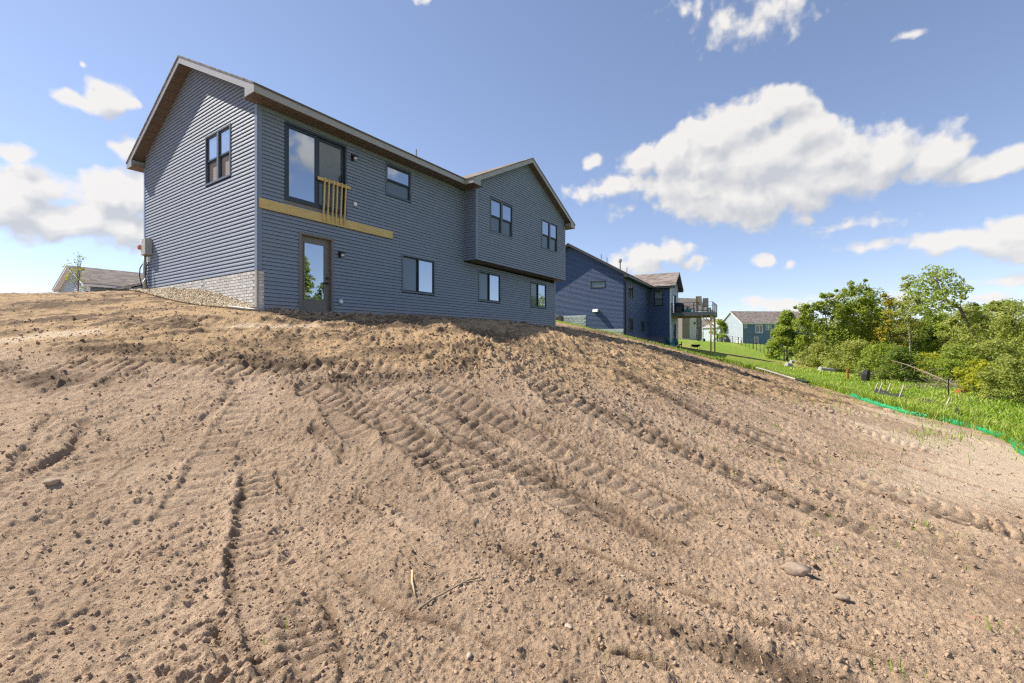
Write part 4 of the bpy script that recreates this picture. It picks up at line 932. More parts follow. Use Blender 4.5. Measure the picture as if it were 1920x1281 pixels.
window(H2, s2, .53, 1.46, 3.78, 5.36, 'hung', O2, fm=M['black'], tm=M['black'], gl=M['glass_pale'], scr=M['screen'])
window(H2, g2, 1.72, 3.15, 4.85, 5.48, 'fixed', O2, fm=M['charcoal'], tm=M['charcoal'], gl=M['screen'])
window(H2, f2, P0+1.2, P0+3.0, 3.0, 5.1, 'patio', O2, fm=M['charcoal'], tm=M['charcoal'])
window(H2, f2, P0+1.2, P0+3.0, -.2, 1.95, 'patio', O2, fm=M['charcoal'], tm=M['charcoal'])
mb = MB(); mb.hexa([(-.02, 2.38, 2.68), (-.02, 2.86, 2.68), (-.36, 2.86, 2.68), (-.36, 2.38, 2.68), (-.02, 2.38, 2.95), (-.02, 2.86, 2.95), (-.22, 2.86, 2.93), (-.22, 2.38, 2.93)]); mb.build('vent_hood', M['white'], H2, O2, bevel=.01)
mb = MB(); mb.tube([(1.8, .9, 6.4), (1.8, .9, 7.35)], .07, 8); mb.tube([(1.8, .9, 7.35), (1.8, .9, 7.40), (1.8, .9, 7.62)], [.15, .16, .16], 10); mb.build('chimney_flue', M['greybox'], H2, O2)
for x, y in ((.5, 2.3), (1.0, 1.9), (3.8, .8)):
    mb = MB(); mb.tube([(x, y, zr2(y)-.1), (x, y, zr2(y)+.55)], .03, 6); mb.build('vent_pipe', M['charcoal'], H2, O2)
# raised deck: its corners in world coordinates follow the navy house
ry = R(90-28.9); ex = Vector((math.cos(ry), math.sin(ry), 0)); ey = Vector((-math.sin(ry), math.cos(ry), 0))
def n2(x, y): p = Vector((9.95, 40.2, 0))+ex*x+ey*y; return p.x, p.y
dx, dy = n2(P0, -PP); DK = thing('raised_deck', 'raised grey deck on timber posts at the corner of the navy house', 'deck', (dx, dy, -1.1), ry); DO = (0, 0, 1.1)
DL, DW, DZ = 4.1, 4.6, 3.0
mb = MB()
mb.box(0, .04, -DL, -.04, DZ-.36, DZ); mb.box(DW-.04, DW, -DL, -.04, DZ-.36, DZ); mb.box(.04, DW-.04, -DL, -DL+.04, DZ-.36, DZ); mb.build('rim_board', M['deckgrey'], DK, DO)
for k in range(28):
    mb = MB(); y = -.05-k*.145
    mb.box(.041, DW-.041, y-.138, y, DZ+.002, DZ+.026); mb.build('deck_board', M['deckgrey'], DK, DO)
for k in range(9):
    mb = MB(); mb.box(.2+k*.52, .24+k*.52, -DL+.05, -.06, DZ-.32, DZ-.004); mb.build('joist', M['pine'], DK, DO)
mb = MB(); mb.box(.1, DW-.1, -DL+.2, -DL+.28, DZ-.62, DZ-.33); mb.build('beam', M['pine'], DK, DO)
for x in (.2, DW-.2):
    zg = gz(dx+ex.x*x-ey.x*(DL-.24), dy+ex.y*x-ey.y*(DL-.24))
    mb = MB(); mb.box(x-.075, x+.075, -DL+.165, -DL+.315, zg-.4, DZ-.36); mb.build('post', M['pine_v'], DK, DO)
    sg = 1 if x < 1 else -1
    mb = MB(); mb.bar((x, -DL+.3, DZ-1.35), (x, -DL+1.15, DZ-.42), .1); mb.build('brace', M['pine_v'], DK, DO)
    mb = MB(); mb.bar((x, -DL+.24, DZ-1.25), (x+sg*.8, -DL+.24, DZ-.62), .1); mb.build('brace', M['pine_v'], DK, DO)
posts = [(.05, -.1), (.05, -DL*.55), (.05, -DL+.05), (DW*.5, -DL+.05), (DW-.05, -DL+.05), (DW-.05, -DL*.5), (DW-.05, -.1)]
for x, y in posts:
    mb = MB(); mb.box(x-.04, x+.04, y-.04, y+.04, DZ+.027, DZ+1.02); mb.build('rail_post', M['black'], DK, DO)
for (x0, y0), (x1, y1) in zip(posts[:-1], posts[1:]):
    for z in (DZ+1.0, DZ+.12):
        mb = MB(); mb.bar((x0, y0, z), (x1, y1, z), .055, .035); mb.build('rail', M['black'], DK, DO)
    nbal = int(math.hypot(x1-x0, y1-y0)/.36)
    for k in range(1, nbal):
        f = k/nbal; mb = MB(); mb.bar((x0+(x1-x0)*f, y0+(y1-y0)*f, DZ+.13), (x0+(x1-x0)*f, y0+(y1-y0)*f, DZ+.99), .014); mb.build('rail_rod', M['black'], DK, DO)
def dpt(x, y): p = Vector((dx, dy, 0))+ex*x+ey*y; return p.x, p.y
# things on the deck
def sling_chair(x, y, rz, label):
    X, Y = dpt(x, y); c = thing('patio_chair', label, 'chair', (X, Y, DZ+.027), ry+rz, 'tall chairs on the raised deck')
    for sx in (-.27, .27):
        mb = MB(); mb.tube([(sx, .30, 0), (sx, .26, .75), (sx, -.05, .95)], .022, 6); mb.build('leg', M['taupe'], c)
        mb = MB(); mb.tube([(sx, -.32, 0), (sx, -.22, .72), (sx, -.45, 1.62)], .022, 6); mb.build('leg', M['taupe'], c)
    mb = MB(); mb.hexa([(-.25, .28, .70), (.25, .28, .70), (.25, -.22, .68), (-.25, -.22, .68), (-.25, .28, .73), (.25, .28, .73), (.25, -.22, .71), (-.25, -.22, .71)]); mb.build('seat', M['tan_fabric'], c)
    mb = MB(); mb.hexa([(-.25, -.20, .74), (.25, -.20, .74), (.25, -.23, .74), (-.25, -.23, .74), (-.25, -.43, 1.64), (.25, -.43, 1.64), (.25, -.46, 1.64), (-.25, -.46, 1.64)]); mb.build('backrest', M['tan_fabric'], c)
sling_chair(.85, -2.75, R(-100), 'tall tan sling patio chair turned sideways near the middle of the raised deck')
sling_chair(2.6, -3.1, R(95), 'tan sling patio chair at the outer end of the raised deck behind the other')
X, Y = dpt(.9, -.75); g = thing('covered_grill', 'barbecue grill under a dark blue cover on the deck beside the house wall', 'grill', (X, Y, DZ+.027), ry)
mb = MB(); mb.tube([(0, 0, .02), (0, 0, .25), (0, .02, .8), (0, .02, 1.0), (0, 0, 1.08)], [.46, .48, .50, .40, .2], 10); mb.build('cover', plain('navy_cover', (.018, .02, .045), .8, .2), g)
mb = MB(); mb.box(-.7, .7, -.25, .25, .03, .62); mb.build('side_drape', M['frame'], g)
X, Y = dpt(.8, -1.55); g = thing('planter_box', 'low wooden planter box with straw coloured plants on the raised deck', 'planter', (X, Y, DZ+.027), ry)
mb = MB(); mb.box(-.3, .3, -.25, .25, 0, .38); mb.build('tub', M['teal'], g)
mb = MB()
for k in range(60): a = rng.uniform(0, 6.28); q = rng.uniform(0, .38); mb.bar((0, 0, .36), (math.cos(a)*q, math.sin(a)*q, rng.uniform(.5, .78)), .02)
mb.build('plants', M['straw'], g)
for k, (x, y, mm, lb_) in enumerate(((.75, -2.05, 'teal', 'small teal footstool on the raised deck next to the planter'), (1.0, -3.6, 'blue_plastic', 'blue grey stool near the outer corner post of the raised deck'))):
    X, Y = dpt(x, y); g = thing('footstool', lb_, 'stool', (X, Y, DZ+.027), ry)
    mb = MB(); mb.box(-.22, .22, -.2, .2, .40, .46); mb.build('seat', M[mm], g, bevel=.01)
    for sx in (-.18, .18):
        for sy in (-.16, .16): mb = MB(); mb.box(sx-.025, sx+.025, sy-.025, sy+.025, 0, .40); mb.build('leg', M[mm], g)
# lawn chairs by the navy house
def adirondack(px, py, rz, m_, label):
    z = gz(px, py)+.02; c = thing('adirondack_chair', label, 'chair', (px, py, z), rz, 'plastic garden chairs by the navy house')
    for k in range(5):
        x = -.24+k*.12; hgt = .95-.10*abs(k-2)
        mb = MB(); mb.hexa([(x-.052, -.22, .30), (x+.052, -.22, .30), (x+.052, -.25, .30), (x-.052, -.25, .30), (x-.052, -.50, hgt+.1), (x+.052, -.50, hgt+.1), (x+.052, -.53, hgt+.1), (x-.052, -.53, hgt+.1)]); mb.build('back_slat', m_, c)
    for k in range(5):
        y = .30-k*.12; mb = MB(); mb.box(-.27, .27, y-.05, y+.05, .36-.02*k, .385-.02*k); mb.build('seat_slat', m_, c)
    for sx in (-.31, .31):
        mb = MB(); mb.box(sx-.03, sx+.03, .28, .36, 0, .55); mb.build('leg', m_, c)
        mb = MB(); mb.bar((sx, -.45, .04), (sx, .3, .36), .03, .12); mb.build('side_rail', m_, c)
        mb = MB(); mb.box(sx-.07, sx+.07, -.35, .40, .55, .58); mb.build('armrest', m_, c)
hx, hy = n2(8.9, -2.3); adirondack(hx, hy, R(-65), M['teal'], 'bright teal plastic garden chair seen from the side by the navy house')
hx, hy = n2(10.6, -2.75); adirondack(hx, hy, R(-170), M['blue_plastic'], 'darker blue plastic garden chair standing against the navy wall')
hx, hy = n2(12.0, -4.4); fp = thing('fire_pit', 'round black fire pit with legs on the grass under the deck', 'fire pit', (hx, hy, gz(hx, hy)), 0)
mb = MB(); mb.tube([(0, 0, .25), (0, 0, .35), (0, 0, .5), (0, 0, .53)], [.2, .42, .48, .52], 14); mb.build('bowl', M['black'], fp)
for k in range(4):
    a = k*1.571; mb = MB(); mb.tube([(math.cos(a)*.38, math.sin(a)*.38, .4), (math.cos(a)*.5, math.sin(a)*.5, 0)], .02, 5); mb.build('leg', M['black'], fp)
# air conditioner by the navy foundation
hx, hy = n2(-.65, 5.95); ac = thing('air_conditioner', 'dark brown air conditioner unit between the two blue houses', 'air conditioner', (hx, hy, 1.55), ry)
mb = MB(); mb.box(-.36, .36, -.36, .36, 0, .06); mb.build('pad', M['concrete'], ac)
mb = MB(); mb.box(-.31, .31, -.31, .31, .06, .80); mb.build('cabinet', plain('dark_brown_metal', (.055, .045, .038), .6, .2), ac, bevel=.015)
for k in range(9):
    for s in range(2):
        mb = MB(); z = .14+k*.07
        if s == 0: mb.box(-.325, -.312, -.29, .29, z, z+.03)
        else: mb.box(-.29, .29, -.325, -.312, z, z+.03)
        mb.build('louvre', M['taupe'], ac)
mb = MB(); mb.tube([(0, 0, .80), (0, 0, .86)], [.27, .22], 14); mb.build('fan_guard', M['black'], ac)
mb = MB(); mb.box(-.1, .1, -.1, .1, -1.2, 0); mb.build('stand', M['concrete'], ac)

# ------------------------------------------------------------------ far houses
def simple_house(name, label, u, v, yaw, zb, L, D, zs, sl, wm, gm, rm, wins, trim_m, e=.45, rake=.35, low=2.0, gwins=()):
    h, of = house_root(name, label, 'house', u, v, yaw, zb)
    w = Wall(0, 0, 1, 0, 0, -1); g = Wall(0, 0, 0, 1, -1, 0); zrf = lambda y: zs+.2+sl*(min(y, D-y)+e)
    mb = MB(); mb.box(.1, L-.1, .1, D-.1, zb-low, zs+.1); mb.prism([(.1, .1, zs+.1), (.1, D-.1, zs+.1), (.1, D/2, zrf(D/2)-.12)], (L-.2, 0, 0)); mb.build('wall', wm, h, of)
    lap_wall(h, w, zb-.6, zs, .16, lambda z: (.12, L-.1), [q[:4] for q in wins], wm, of)
    def gs(z):
        if z <= zs+e*sl: return (.12, D-.1)
        d = (z-zs)/sl-e; return (min(d, D/2-.01), max(D-d, D/2+.01))
    lap_wall(h, g, zb-.6, zrf(D/2)-.25, .16, gs, [q[:4] for q in gwins], gm, of)
    mb = MB(); mb.box(-.03, .12, -.03, .12, zb-.6, zs); mb.build('corner_post', trim_m, h, of)
    mb = MB(); mb.box(-.04, .06, .13, D-.1, zb-1.2, zb-.6); mb.box(.1, L, -.05, .06, zb-1.2, zb-.6); mb.build('foundation', M['found'], h, of)
    gable_roof(h, of, lambda p, q, z: (q, p, z), 0, D, e, zs, sl, -rake, L+rake, 0, L, trim_m, trim_m, rm, fh=.2)
    for a0, a1, z0, z1, st in wins: window(h, w, a0, a1, z0, z1, st, of, fm=M['white'], tm=M['white'], gl=M['glass_far'], scr=M['glass_far'], name='door' if st == 'fixed_door' else 'window')
    for a0, a1, z0, z1, st in gwins: window(h, g, a0, a1, z0, z1, st, of, fm=M['charcoal'], tm=M['charcoal'], gl=M['glass_far'], scr=M['glass_far'])
    return h, of, w, g
def wpx(px, v): return (px-960)/853*v
def zpx(py, v): return (640.5-py)/853*v
# mid blue house far across the lawn, frontal
V5 = 110.0; u5 = wpx(1392, V5); yaw5 = 85.0
sc5 = lambda px: (px-1392)/853*V5*1.02
H5, O5, w5, g5 = simple_house('blue_house', 'mid blue house with tan roof far across the lawn behind a round tree', u5, V5, yaw5, -.9, 17.5, 9.5, zpx(608, V5), .62, M['blue_wall'], M['white_wall'], M['shingle_tan'],
    [(sc5(1395), sc5(1400.5), 3.25, 4.2, 'fixed'), (sc5(1417), sc5(1431.5), 2.05, 4.05, 'patio'), (sc5(1437), sc5(1448), 2.75, 4.0, 'double'), (sc5(1414), sc5(1422.5), -1.0, 1.15, 'fixed_door'), (sc5(1445), sc5(1455), -.1, 1.1, 'double'),
     (sc5(1501), sc5(1515), 2.9, 4.1, 'double'), (sc5(1501), sc5(1515), .1, 1.25, 'double'), (sc5(1470), sc5(1482), 2.9, 4.1, 'double'), (sc5(1470), sc5(1482), .1, 1.25, 'double')], M['white'])
mb = MB(); w5.box(mb, 1.0, 4.2, .03, .10, 1.75, 1.9); mb.build('ledger_board', M['taupe'], H5, O5)
mb = MB(); mb.box(-.6, .0, 8.8, 17.5, -.5, 3.6); mb.box(-.75, .5, 8.8, 17.6, 3.6, 3.75); mb.build('garage', M['white_wall'], H5, O5)
mb = MB(); mb.hexa([(-1.0, 8.4, 3.7), (8.0, 8.4, 3.7), (8.0, 18, 3.7), (-1.0, 18, 3.7), (1.2, 12.4, 5.9), (8.0, 12.4, 5.9), (8.0, 13.6, 5.9), (1.2, 13.6, 5.9)]); mb.build('garage_roof', M['fascia'], H5, O5)
mb = MB(); g5.box(mb, 10.9, 11.7, .61, .66, 2.4, 2.9); mb.build('window', M['glass_far'], H5, O5)
mb = MB(); g5.box(mb, 5.3, 6.2, .3, 1.2, -.2, .75); mb.build('condenser', M['charcoal'], H5, O5)
mb = MB(); g5.box(mb, .3, 2.2, .05, .3, -1.6, .4); mb.build('foundation_step', M['found'], H5, O5)
# brown house behind the deck: two wings and a cream bay
V3 = 100.0
H3, O3 = house_root('brown_house', 'brown sided house with a cream bay seen under the raised deck', 'house', wpx(1292, V3), V3, 78, .5)
zb3 = zpx(636, V3); T3 = 6.4
wa = Wall(0, 0, 1, 0, 0, -1)
mb = MB(); mb.box(0, 3.1, 0, 9, zb3-1, T3); mb.build('wall', M['brown_wall'], H3, O3)
lap_wall(H3, wa, zb3-.3, T3, .16, lambda z: (0.0, 3.1), [(.55, 2.5, zpx(611.5, V3), T3-.4), (1.1, 2.05, zb3+.1, zpx(618, V3))], M['brown_wall'], O3)
window(H3, wa, .55, 2.5, zpx(611.5, V3), T3-.4, 'patio', O3, fm=M['white'], tm=M['white'], gl=M['glass_far'], scr=M['glass_far'])
window(H3, wa, 1.1, 2.05, zb3+.1, zpx(618, V3), 'fixed', O3, fm=M['white'], tm=M['white'], gl=M['glass_far'], name='door')
ba = Wall(-1.9, -2.6, 1, 0, 0, -1)
mb = MB(); mb.box(-1.9, .02, -2.6, .5, zb3-2.2, T3); mb.build('bay', M['cream_wall'], H3, O3)
for a in (.28, .95): window(H3, ba, a, a+.42, 4.6, 6.1, 'fixed', O3, fm=M['white'], tm=M['white'], gl=M['glass_far'])
for a in (.05, .62, 1.2): window(H3, ba, a, a+.46, zpx(635, 97), zpx(618, 97), 'fixed', O3, fm=M['white'], tm=M['white'], gl=M['glass_far'])
mb = MB(); ba.box(mb, 1.35, 1.6, .02, .2, zpx(608, 97), zpx(604, 97)); mb.build('wall_light', M['black'], H3, O3)
mb = MB(); mb.box(-3.6, -1.9, -3.0, 6, zb3+.1, T3); mb.build('wall', M['brown_wall'], H3, O3)
mb = MB(); mb.box(-3.65, -1.95, -3.1, -2.9, zb3-2.2, zb3+.1); mb.build('foundation', M['brick3'], H3, O3)
gable_roof(H3, O3, lambda p, q, z: (q, p, z), -3.0, 9, .4, T3, .5, -4.0, 3.4, -3.6, 3.1, M['white'], M['white'], M['shingle'], fh=.2)
# dark grey house farther back
V4 = 135.0
H4, O4, w4, _ = simple_house('grey_house', 'dark grey house with tan roof partly hidden by the deck posts', wpx(1317, V4), V4, 88, zpx(632, V4), 9, 9, zpx(613, V4), .45, M['dark_wall'], M['dark_wall'], M['shingle_tan'], [(1.9, 2.9, zpx(619, V4), zpx(614, V4), 'fixed'), (4.2, 5.2, zpx(619, V4), zpx(614, V4), 'fixed')], M['white'])
mb = MB(); w4.box(mb, -.2, 4.5, .1, .4, zpx(622, V4), zpx(620, V4)); mb.build('porch_beam', M['white'], H4, O4)
# grey-green house beyond the crest on the left
V7 = 39.5; U7 = wpx(166, V7)
H7, O7, w7, g7 = simple_house('grey_green_house', 'grey green house beyond the dirt crest with only its roof and gable showing', U7, V7, 33.0, 1.9, 15, 8.4, zpx(537.5, V7), .42, M['grey_wall'], M['white_wall'], M['shingle_tan'], [], M['white'], e=.4, rake=.45)
def porch(p, q, z): return (p, q, z)
mb = MB(); mb.box(2.1, 6.6, -2.2, .1, 1.2, zpx(541, 40)); mb.build('porch', M['grey_wall'], H7, O7)
gable_roof(H7, O7, porch, 2.1, 6.6, .35, zpx(541.5, 40), .36, -2.6, 3.0, -2.2, 3, M['fascia'], M['fascia'], M['shingle_tan'], fh=.15, back=False)
pw = Wall(0, -2.2, 1, 0, 0, -1)
mb = MB(); mb.prism([(2.15, -2.2, zpx(541, 40)), (6.55, -2.2, zpx(541, 40)), (4.35, -2.2, zpx(541, 40)+.85)], (0, .2, 0)); mb.build('porch_gable', M['grey_wall'], H7, O7)
window(H7, pw, 2.9, 4.6, 2.9, zpx(545, 39), 'double', O7, fm=M['white'], tm=M['white'], gl=M['glass_pale'], scr=M['glass_far'])
# ------------------------------------------------------------------ loose soil, stones, gravel
def rock_protos(n, sub=1, rough=.28, seed=3):
    P = []; r_ = np.random.default_rng(seed)
    for k in range(n):
        bm = bmesh.new(); bmesh.ops.create_icosphere(bm, subdivisions=sub, radius=1)
        V = np.array([v.co[:] for v in bm.verts]); F = np.array([[v.index for v in f.verts] for f in bm.faces]); bm.free()
        V *= (1+r_.normal(0, rough, (len(V), 1)).clip(-.5, .5)); V *= np.array([1, r_.uniform(.7, 1), r_.uniform(.55, .8)]); V += r_.normal(0, .10, V.shape); P.append((V, F))
    return P
def scatter(name, protos, X, Y, Z, S, m, parent=None, tone=None, seed=5):
    r_ = np.random.default_rng(seed); Vs = []; Fs = []; T = []; base_ = 0; which = r_.integers(0, len(protos), len(X)); an = r_.uniform(0, 6.283, len(X)); tl = r_.normal(0, .35, (len(X), 2))
    for p in range(len(protos)):
        k = np.where(which == p)[0]
        if not len(k): continue
        V, F = protos[p]; c, s = np.cos(an[k])[:, None], np.sin(an[k])[:, None]
        x = V[None, :, 0]*c-V[None, :, 1]*s; y = V[None, :, 0]*s+V[None, :, 1]*c; z = V[None, :, 2]+x*tl[k, :1]+y*tl[k, 1:]
        W = np.stack([X[k][:, None]+x*S[k][:, None], Y[k][:, None]+y*S[k][:, None], Z[k][:, None]+z*S[k][:, None]], -1)
        Vs.append(W.reshape(-1, 3)); Fs.append((F[None]+(np.arange(len(k))*len(V))[:, None, None]+base_).reshape(-1, 3)); base_ += len(k)*len(V)
        T.append(np.repeat(tone[k] if tone is not None else r_.uniform(0, 1, len(k)), len(V)))
    return np_mesh(name, np.concatenate(Vs), np.concatenate(Fs), m, parent, {'tone': np.concatenate(T)})
def fan(n, r0, r1, power=2.0, amax=52, seed=1):
    """points on the soil in front of the lens, denser close by"""
    r_ = np.random.default_rng(seed); a = np.radians(r_.uniform(-amax, amax, n)); q = r0*(r1/r0)**(r_.uniform(0, 1, n)**(1/power)); return np.sin(a)*q, np.cos(a)*q
m, t, b = mat('soil_clod')
at = tn(t, 'ShaderNodeAttribute'); at.attribute_name = 'tone'; n = noise(t, 40, 4, .7)
c = ramp(t, at.outputs['Fac'], [(0, (.16, .108, .07)), (.5, (.345, .24, .158)), (1, (.46, .33, .225))])
c = mixc(t, 1.0, c, ramp(t, n.outputs['Fac'], [(.3, (.75, .75, .75)), (.7, (1.1, 1.1, 1.1))]), 'MULTIPLY')
t.links.new(c, b.inputs['Base Color']); b.inputs['Roughness'].default_value = .97; b.inputs['Specular IOR Level'].default_value = .12; bump(t, b, n.outputs['Fac'], .7, .012)
M['clod'] = m
pr_ = rock_protos(9, 1, .36)
def clods(n, r0, r1, power, smin, smax, exp_, seed, gate=None, dark=0, nm='soil_clods', sink=.25, sub=pr_):
    X, Y = fan(n, r0, r1, power, seed=seed); k = in_poly(X, Y, SOIL); X, Y = X[k], Y[k]
    r_ = np.random.default_rng(seed+50)
    if gate is not None: g = gate(X, Y) > r_.uniform(0, 1, len(X)); X, Y = X[g], Y[g]
    hd, dmp_shade, bn, _, _ = ground_detail(X, Y); S = smin*(smax/smin)**(r_.uniform(0, 1, len(X))**exp_)
    tone = np.clip(.86-.34*dmp_shade+.12*r_.normal(0, 1, len(X))-dark, 0, 1)
    return tag(scatter(nm, sub, X, Y, terr(X, Y)+hd+S*(.45-sink), S, M['clod'], None, tone, seed), kind='stuff')
def g_bench(X, Y): return np.clip(sstep(-.4, .9, Y-7.4-np.where(X > 1, (X-1)*.55, 0))*.9+.12, 0, 1)
def g_band(X, Y):
    g = np.zeros(X.shape)
    for pts, sig, st in BANDS:
        if st > 0: g = np.maximum(g, np.exp(-(seg_dist(X, Y, pts)[0]/(sig*1.15))**2)*st)
    for pts, w, dep in RUTS: g = np.maximum(g, .55*np.exp(-(seg_dist(X, Y, pts)[0]/(w*1.6))**2))
    return g
sm2 = rock_protos(8, 1, .34, 17)
sm = rock_protos(8, 0, .26, 9)
clods(24000, 1.95, 9.5, 1.2, .0045, .019, 2.1, 21, lambda X, Y: .3+.7*sstep(-.3, .6, vnoise(X*1.1, Y*1.1, 201)), 0, sub=sm)
clods(900, 2.1, 8, 1.4, .010, .030, 2.6, 24, lambda X, Y: .15+sstep(.0, .6, vnoise(X*.8+3, Y*.8, 203)))
clods(13000, 7.0, 17, 1.0, .010, .040, 2.6, 22, g_bench, .03, sub=sm)
clods(12000, 6.2, 33, 1.4, .010, .044, 2.3, 23, g_band, .06, sub=sm)
clods(3200, 2.1, 6.5, 1.3, .006, .026, 2.0, 27, g_band, .06, sub=sm2)
clods(9000, 5, 26, 1.1, .010, .036, 2.2, 26, lambda X, Y: .5*sstep(1, 4, X), .02, sub=sm)
# lumps thrown up against the foot of the rear wall
r_ = np.random.default_rng(33); sx_ = r_.uniform(.2, 15.4, 1500); oy_ = -.06-np.abs(r_.normal(0, .45, 1500)); px_, py_ = [-6.484+hx0[0]*sx_+hy0[0]*oy_ for hx0, hy0 in (((math.sin(R(34.26)),), (-math.cos(R(34.26)),)),)][0], [11.6+hx0[0]*sx_+hy0[0]*oy_ for hx0, hy0 in (((math.cos(R(34.26)),), (math.sin(R(34.26)),)),)][0]
S_ = .018*(.095/.018)**(r_.uniform(0, 1, 1500)**2.2)
tag(scatter('soil_clods', sm2, px_, py_, terr(px_, py_)+S_*.3+.05*np.exp(oy_/.3), S_, M['clod'], None, np.clip(.75+.15*r_.normal(0, 1, 1500), 0, 1), 34), kind='stuff')
# single stones that can be pointed at
stn = [(2.46,3.96,.10,'rock','big flat brown clod in the soil right of centre with a dark gap under it'), (2.58,3.56,.045,'rock','rounded brown stone half buried below the big flat clod'), (3.64,3.58,.045,'rust_','reddish oval stone near the long groove at lower right'),
 (-.24,2.57,.020,'rock_pale','small white stone near the bottom centre of the soil'), (.36,2.9,.022,'rock_pale','small yellowish stone low in the soil right of centre'), (.88,3.61,.016,'rock_pale','tiny tan stone in smooth soil right of centre'),
 (-2.53,3.93,.025,'rock_pale','small pale stone left of the ladder like tread track'), (-1.01,2.83,.024,'rock_pale','small pale angular stone near the deep crack at bottom'),
 (-5.22,13.45,.085,'rock_pale','round tan stone lying against the sill of the walk-out door'), (-5.75,12.35,.06,'rock_pale','pale stone on the soil just left below the walk-out door'),
 (-4.83,4.78,.06,'rock','greyish brown clod beside the crack at the left edge'), (14.1,17.04,.16,'rock','dark clod standing alone near the green sock on the right slope'), (8.81,12.53,.08,'rock','dark lump alone in the raked soil on the right slope')]
M['rust_'] = plain('reddish_stone', (.36, .20, .14), .9, .15, 14, bmp=.3)
bigp = rock_protos(len(stn), 2, .09, 31)
for (x, y, s, mm, lb_), (V, F) in zip(stn, bigp):
    W = V*s*np.array([1.25, .9, .75]); a = rng.uniform(0, 3); c_, s_ = math.cos(a), math.sin(a)
    W = np.stack([W[:, 0]*c_-W[:, 1]*s_, W[:, 0]*s_+W[:, 1]*c_, W[:, 2]], 1)
    o = np_mesh('stone', W, F, M[mm], None, None, True); o.location = (x, y, float(soil_z(x, y)[0])+s*.28); tag(o, lb_, 'stone')
# gravel bed along the gable wall, with plastic edging
hx_ = Vector((math.sin(R(34.26)), math.cos(R(34.26)))); hy_ = Vector((-math.cos(R(34.26)), math.sin(R(34.26))))
EDGE = [(-12.9,16.6),(-12.13,15.72),(-11.48,15.1),(-10.55,14.5),(-9.41,13.6),(-8.13,12.55),(-7.1,11.72),(-6.56,11.38),(-6.2,11.33)]
def house_pt(x, y): p = Vector((-6.484, 11.6))+hx_*x+hy_*y; return p.x, p.y
def z_wall(t): return np.interp(t, [0, .36, 1.6, 3.0, 5.2, 7.5, 9], [.86, .95, 1.22, 1.49, 1.68, 1.80, 1.86])
def edge_dist(t):                                                       # how far the edging lies from the wall at t
    best = .25
    for (x0, y0), (x1, y1) in zip(EDGE[:-1], EDGE[1:]):
        a0, a1 = [((x+6.484)*hy_.x+(y-11.6)*hy_.y, -((x+6.484)*hx_.x+(y-11.6)*hx_.y)) for x, y in ((x0, y0), (x1, y1))]
        lo, hi = min(a0[0], a1[0]), max(a0[0], a1[0])
        if lo <= t <= hi: best = max(best, a0[1]+(a1[1]-a0[1])*(t-a0[0])/(a1[0]-a0[0]))
    return best
TT = np.linspace(.02, 8.4, 60); ED_ = np.array([edge_dist(t) for t in TT]); NS = 9; GBV = []
for t, d in zip(TT, ED_):
    for k in range(NS):
        f = k/(NS-1); x, y = house_pt(-.015-f*(d-.03), t); ze = gz(*house_pt(-d, t))+.03; GBV.append((x, y, ze+(z_wall(t)-ze)*(1-f)**1.25))
i = (np.arange(59)[:, None]*NS+np.arange(NS-1)[None]).ravel(); GBF = np.stack([i, i+1, i+NS+1, i+NS], 1)
m, t_, b = mat('river_gravel_base'); n = noise(t_, 38, 4, .7); t_.links.new(ramp(t_, n.outputs['Fac'], [(.3, (.20, .15, .09)), (.7, (.52, .41, .27))]), b.inputs['Base Color']); b.inputs['Roughness'].default_value = .9; bump(t_, b, n.outputs['Fac'], .8, .02)
tag(np_mesh('gravel_ground', np.array(GBV), GBF, m, None, None, True), kind='structure')
r_ = np.random.default_rng(77); N_ = 7500; tt = r_.uniform(.02, 8.4, N_); ff = r_.uniform(0, 1, N_)**.9; dd = np.interp(tt, TT, ED_)
X = -6.484+hx_.x*(-.03-ff*(dd-.05))+hy_.x*tt; Y = 11.6+hx_.y*(-.03-ff*(dd-.05))+hy_.y*tt
ex_ = -6.484-hx_.x*dd+hy_.x*tt; ey_ = 11.6-hx_.y*dd+hy_.y*tt; ze = terr(ex_, ey_)+.03; ZG = ze+(z_wall(tt)-ze)*(1-ff)**1.25
S = r_.uniform(.016, .042, len(X))
m, t, b = mat('river_gravel'); at = tn(t, 'ShaderNodeAttribute'); at.attribute_name = 'tone'
t.links.new(ramp(t, at.outputs['Fac'], [(0, (.26, .20, .13)), (.35, (.46, .34, .20)), (.7, (.58, .46, .30)), (1, (.66, .60, .50))]), b.inputs['Base Color']); b.inputs['Roughness'].default_value = .8; M['gravel'] = m
tag(scatter('gravel_bed', rock_protos(6, 1, .1, 41), X, Y, ZG+r_.uniform(0, .022, len(X)), S, m, None, None, 42), kind='stuff')
mb = MB(); e_ = []
for (x0, y0), (x1, y1) in zip(EDGE[:-1], EDGE[1:]):
    for f in (0, .33, .66): x, y = x0+(x1-x0)*f, y0+(y1-y0)*f; e_.append((x, y, gz(x, y)+.05))
mb.tube(e_, .032, 7); tag(mb.build('garden_edging', plain('grey_plastic_edging', (.34, .32, .29), .5, .15), None, (0,0,0), True), 'grey plastic edging strip curving along the gravel bed', 'edging')

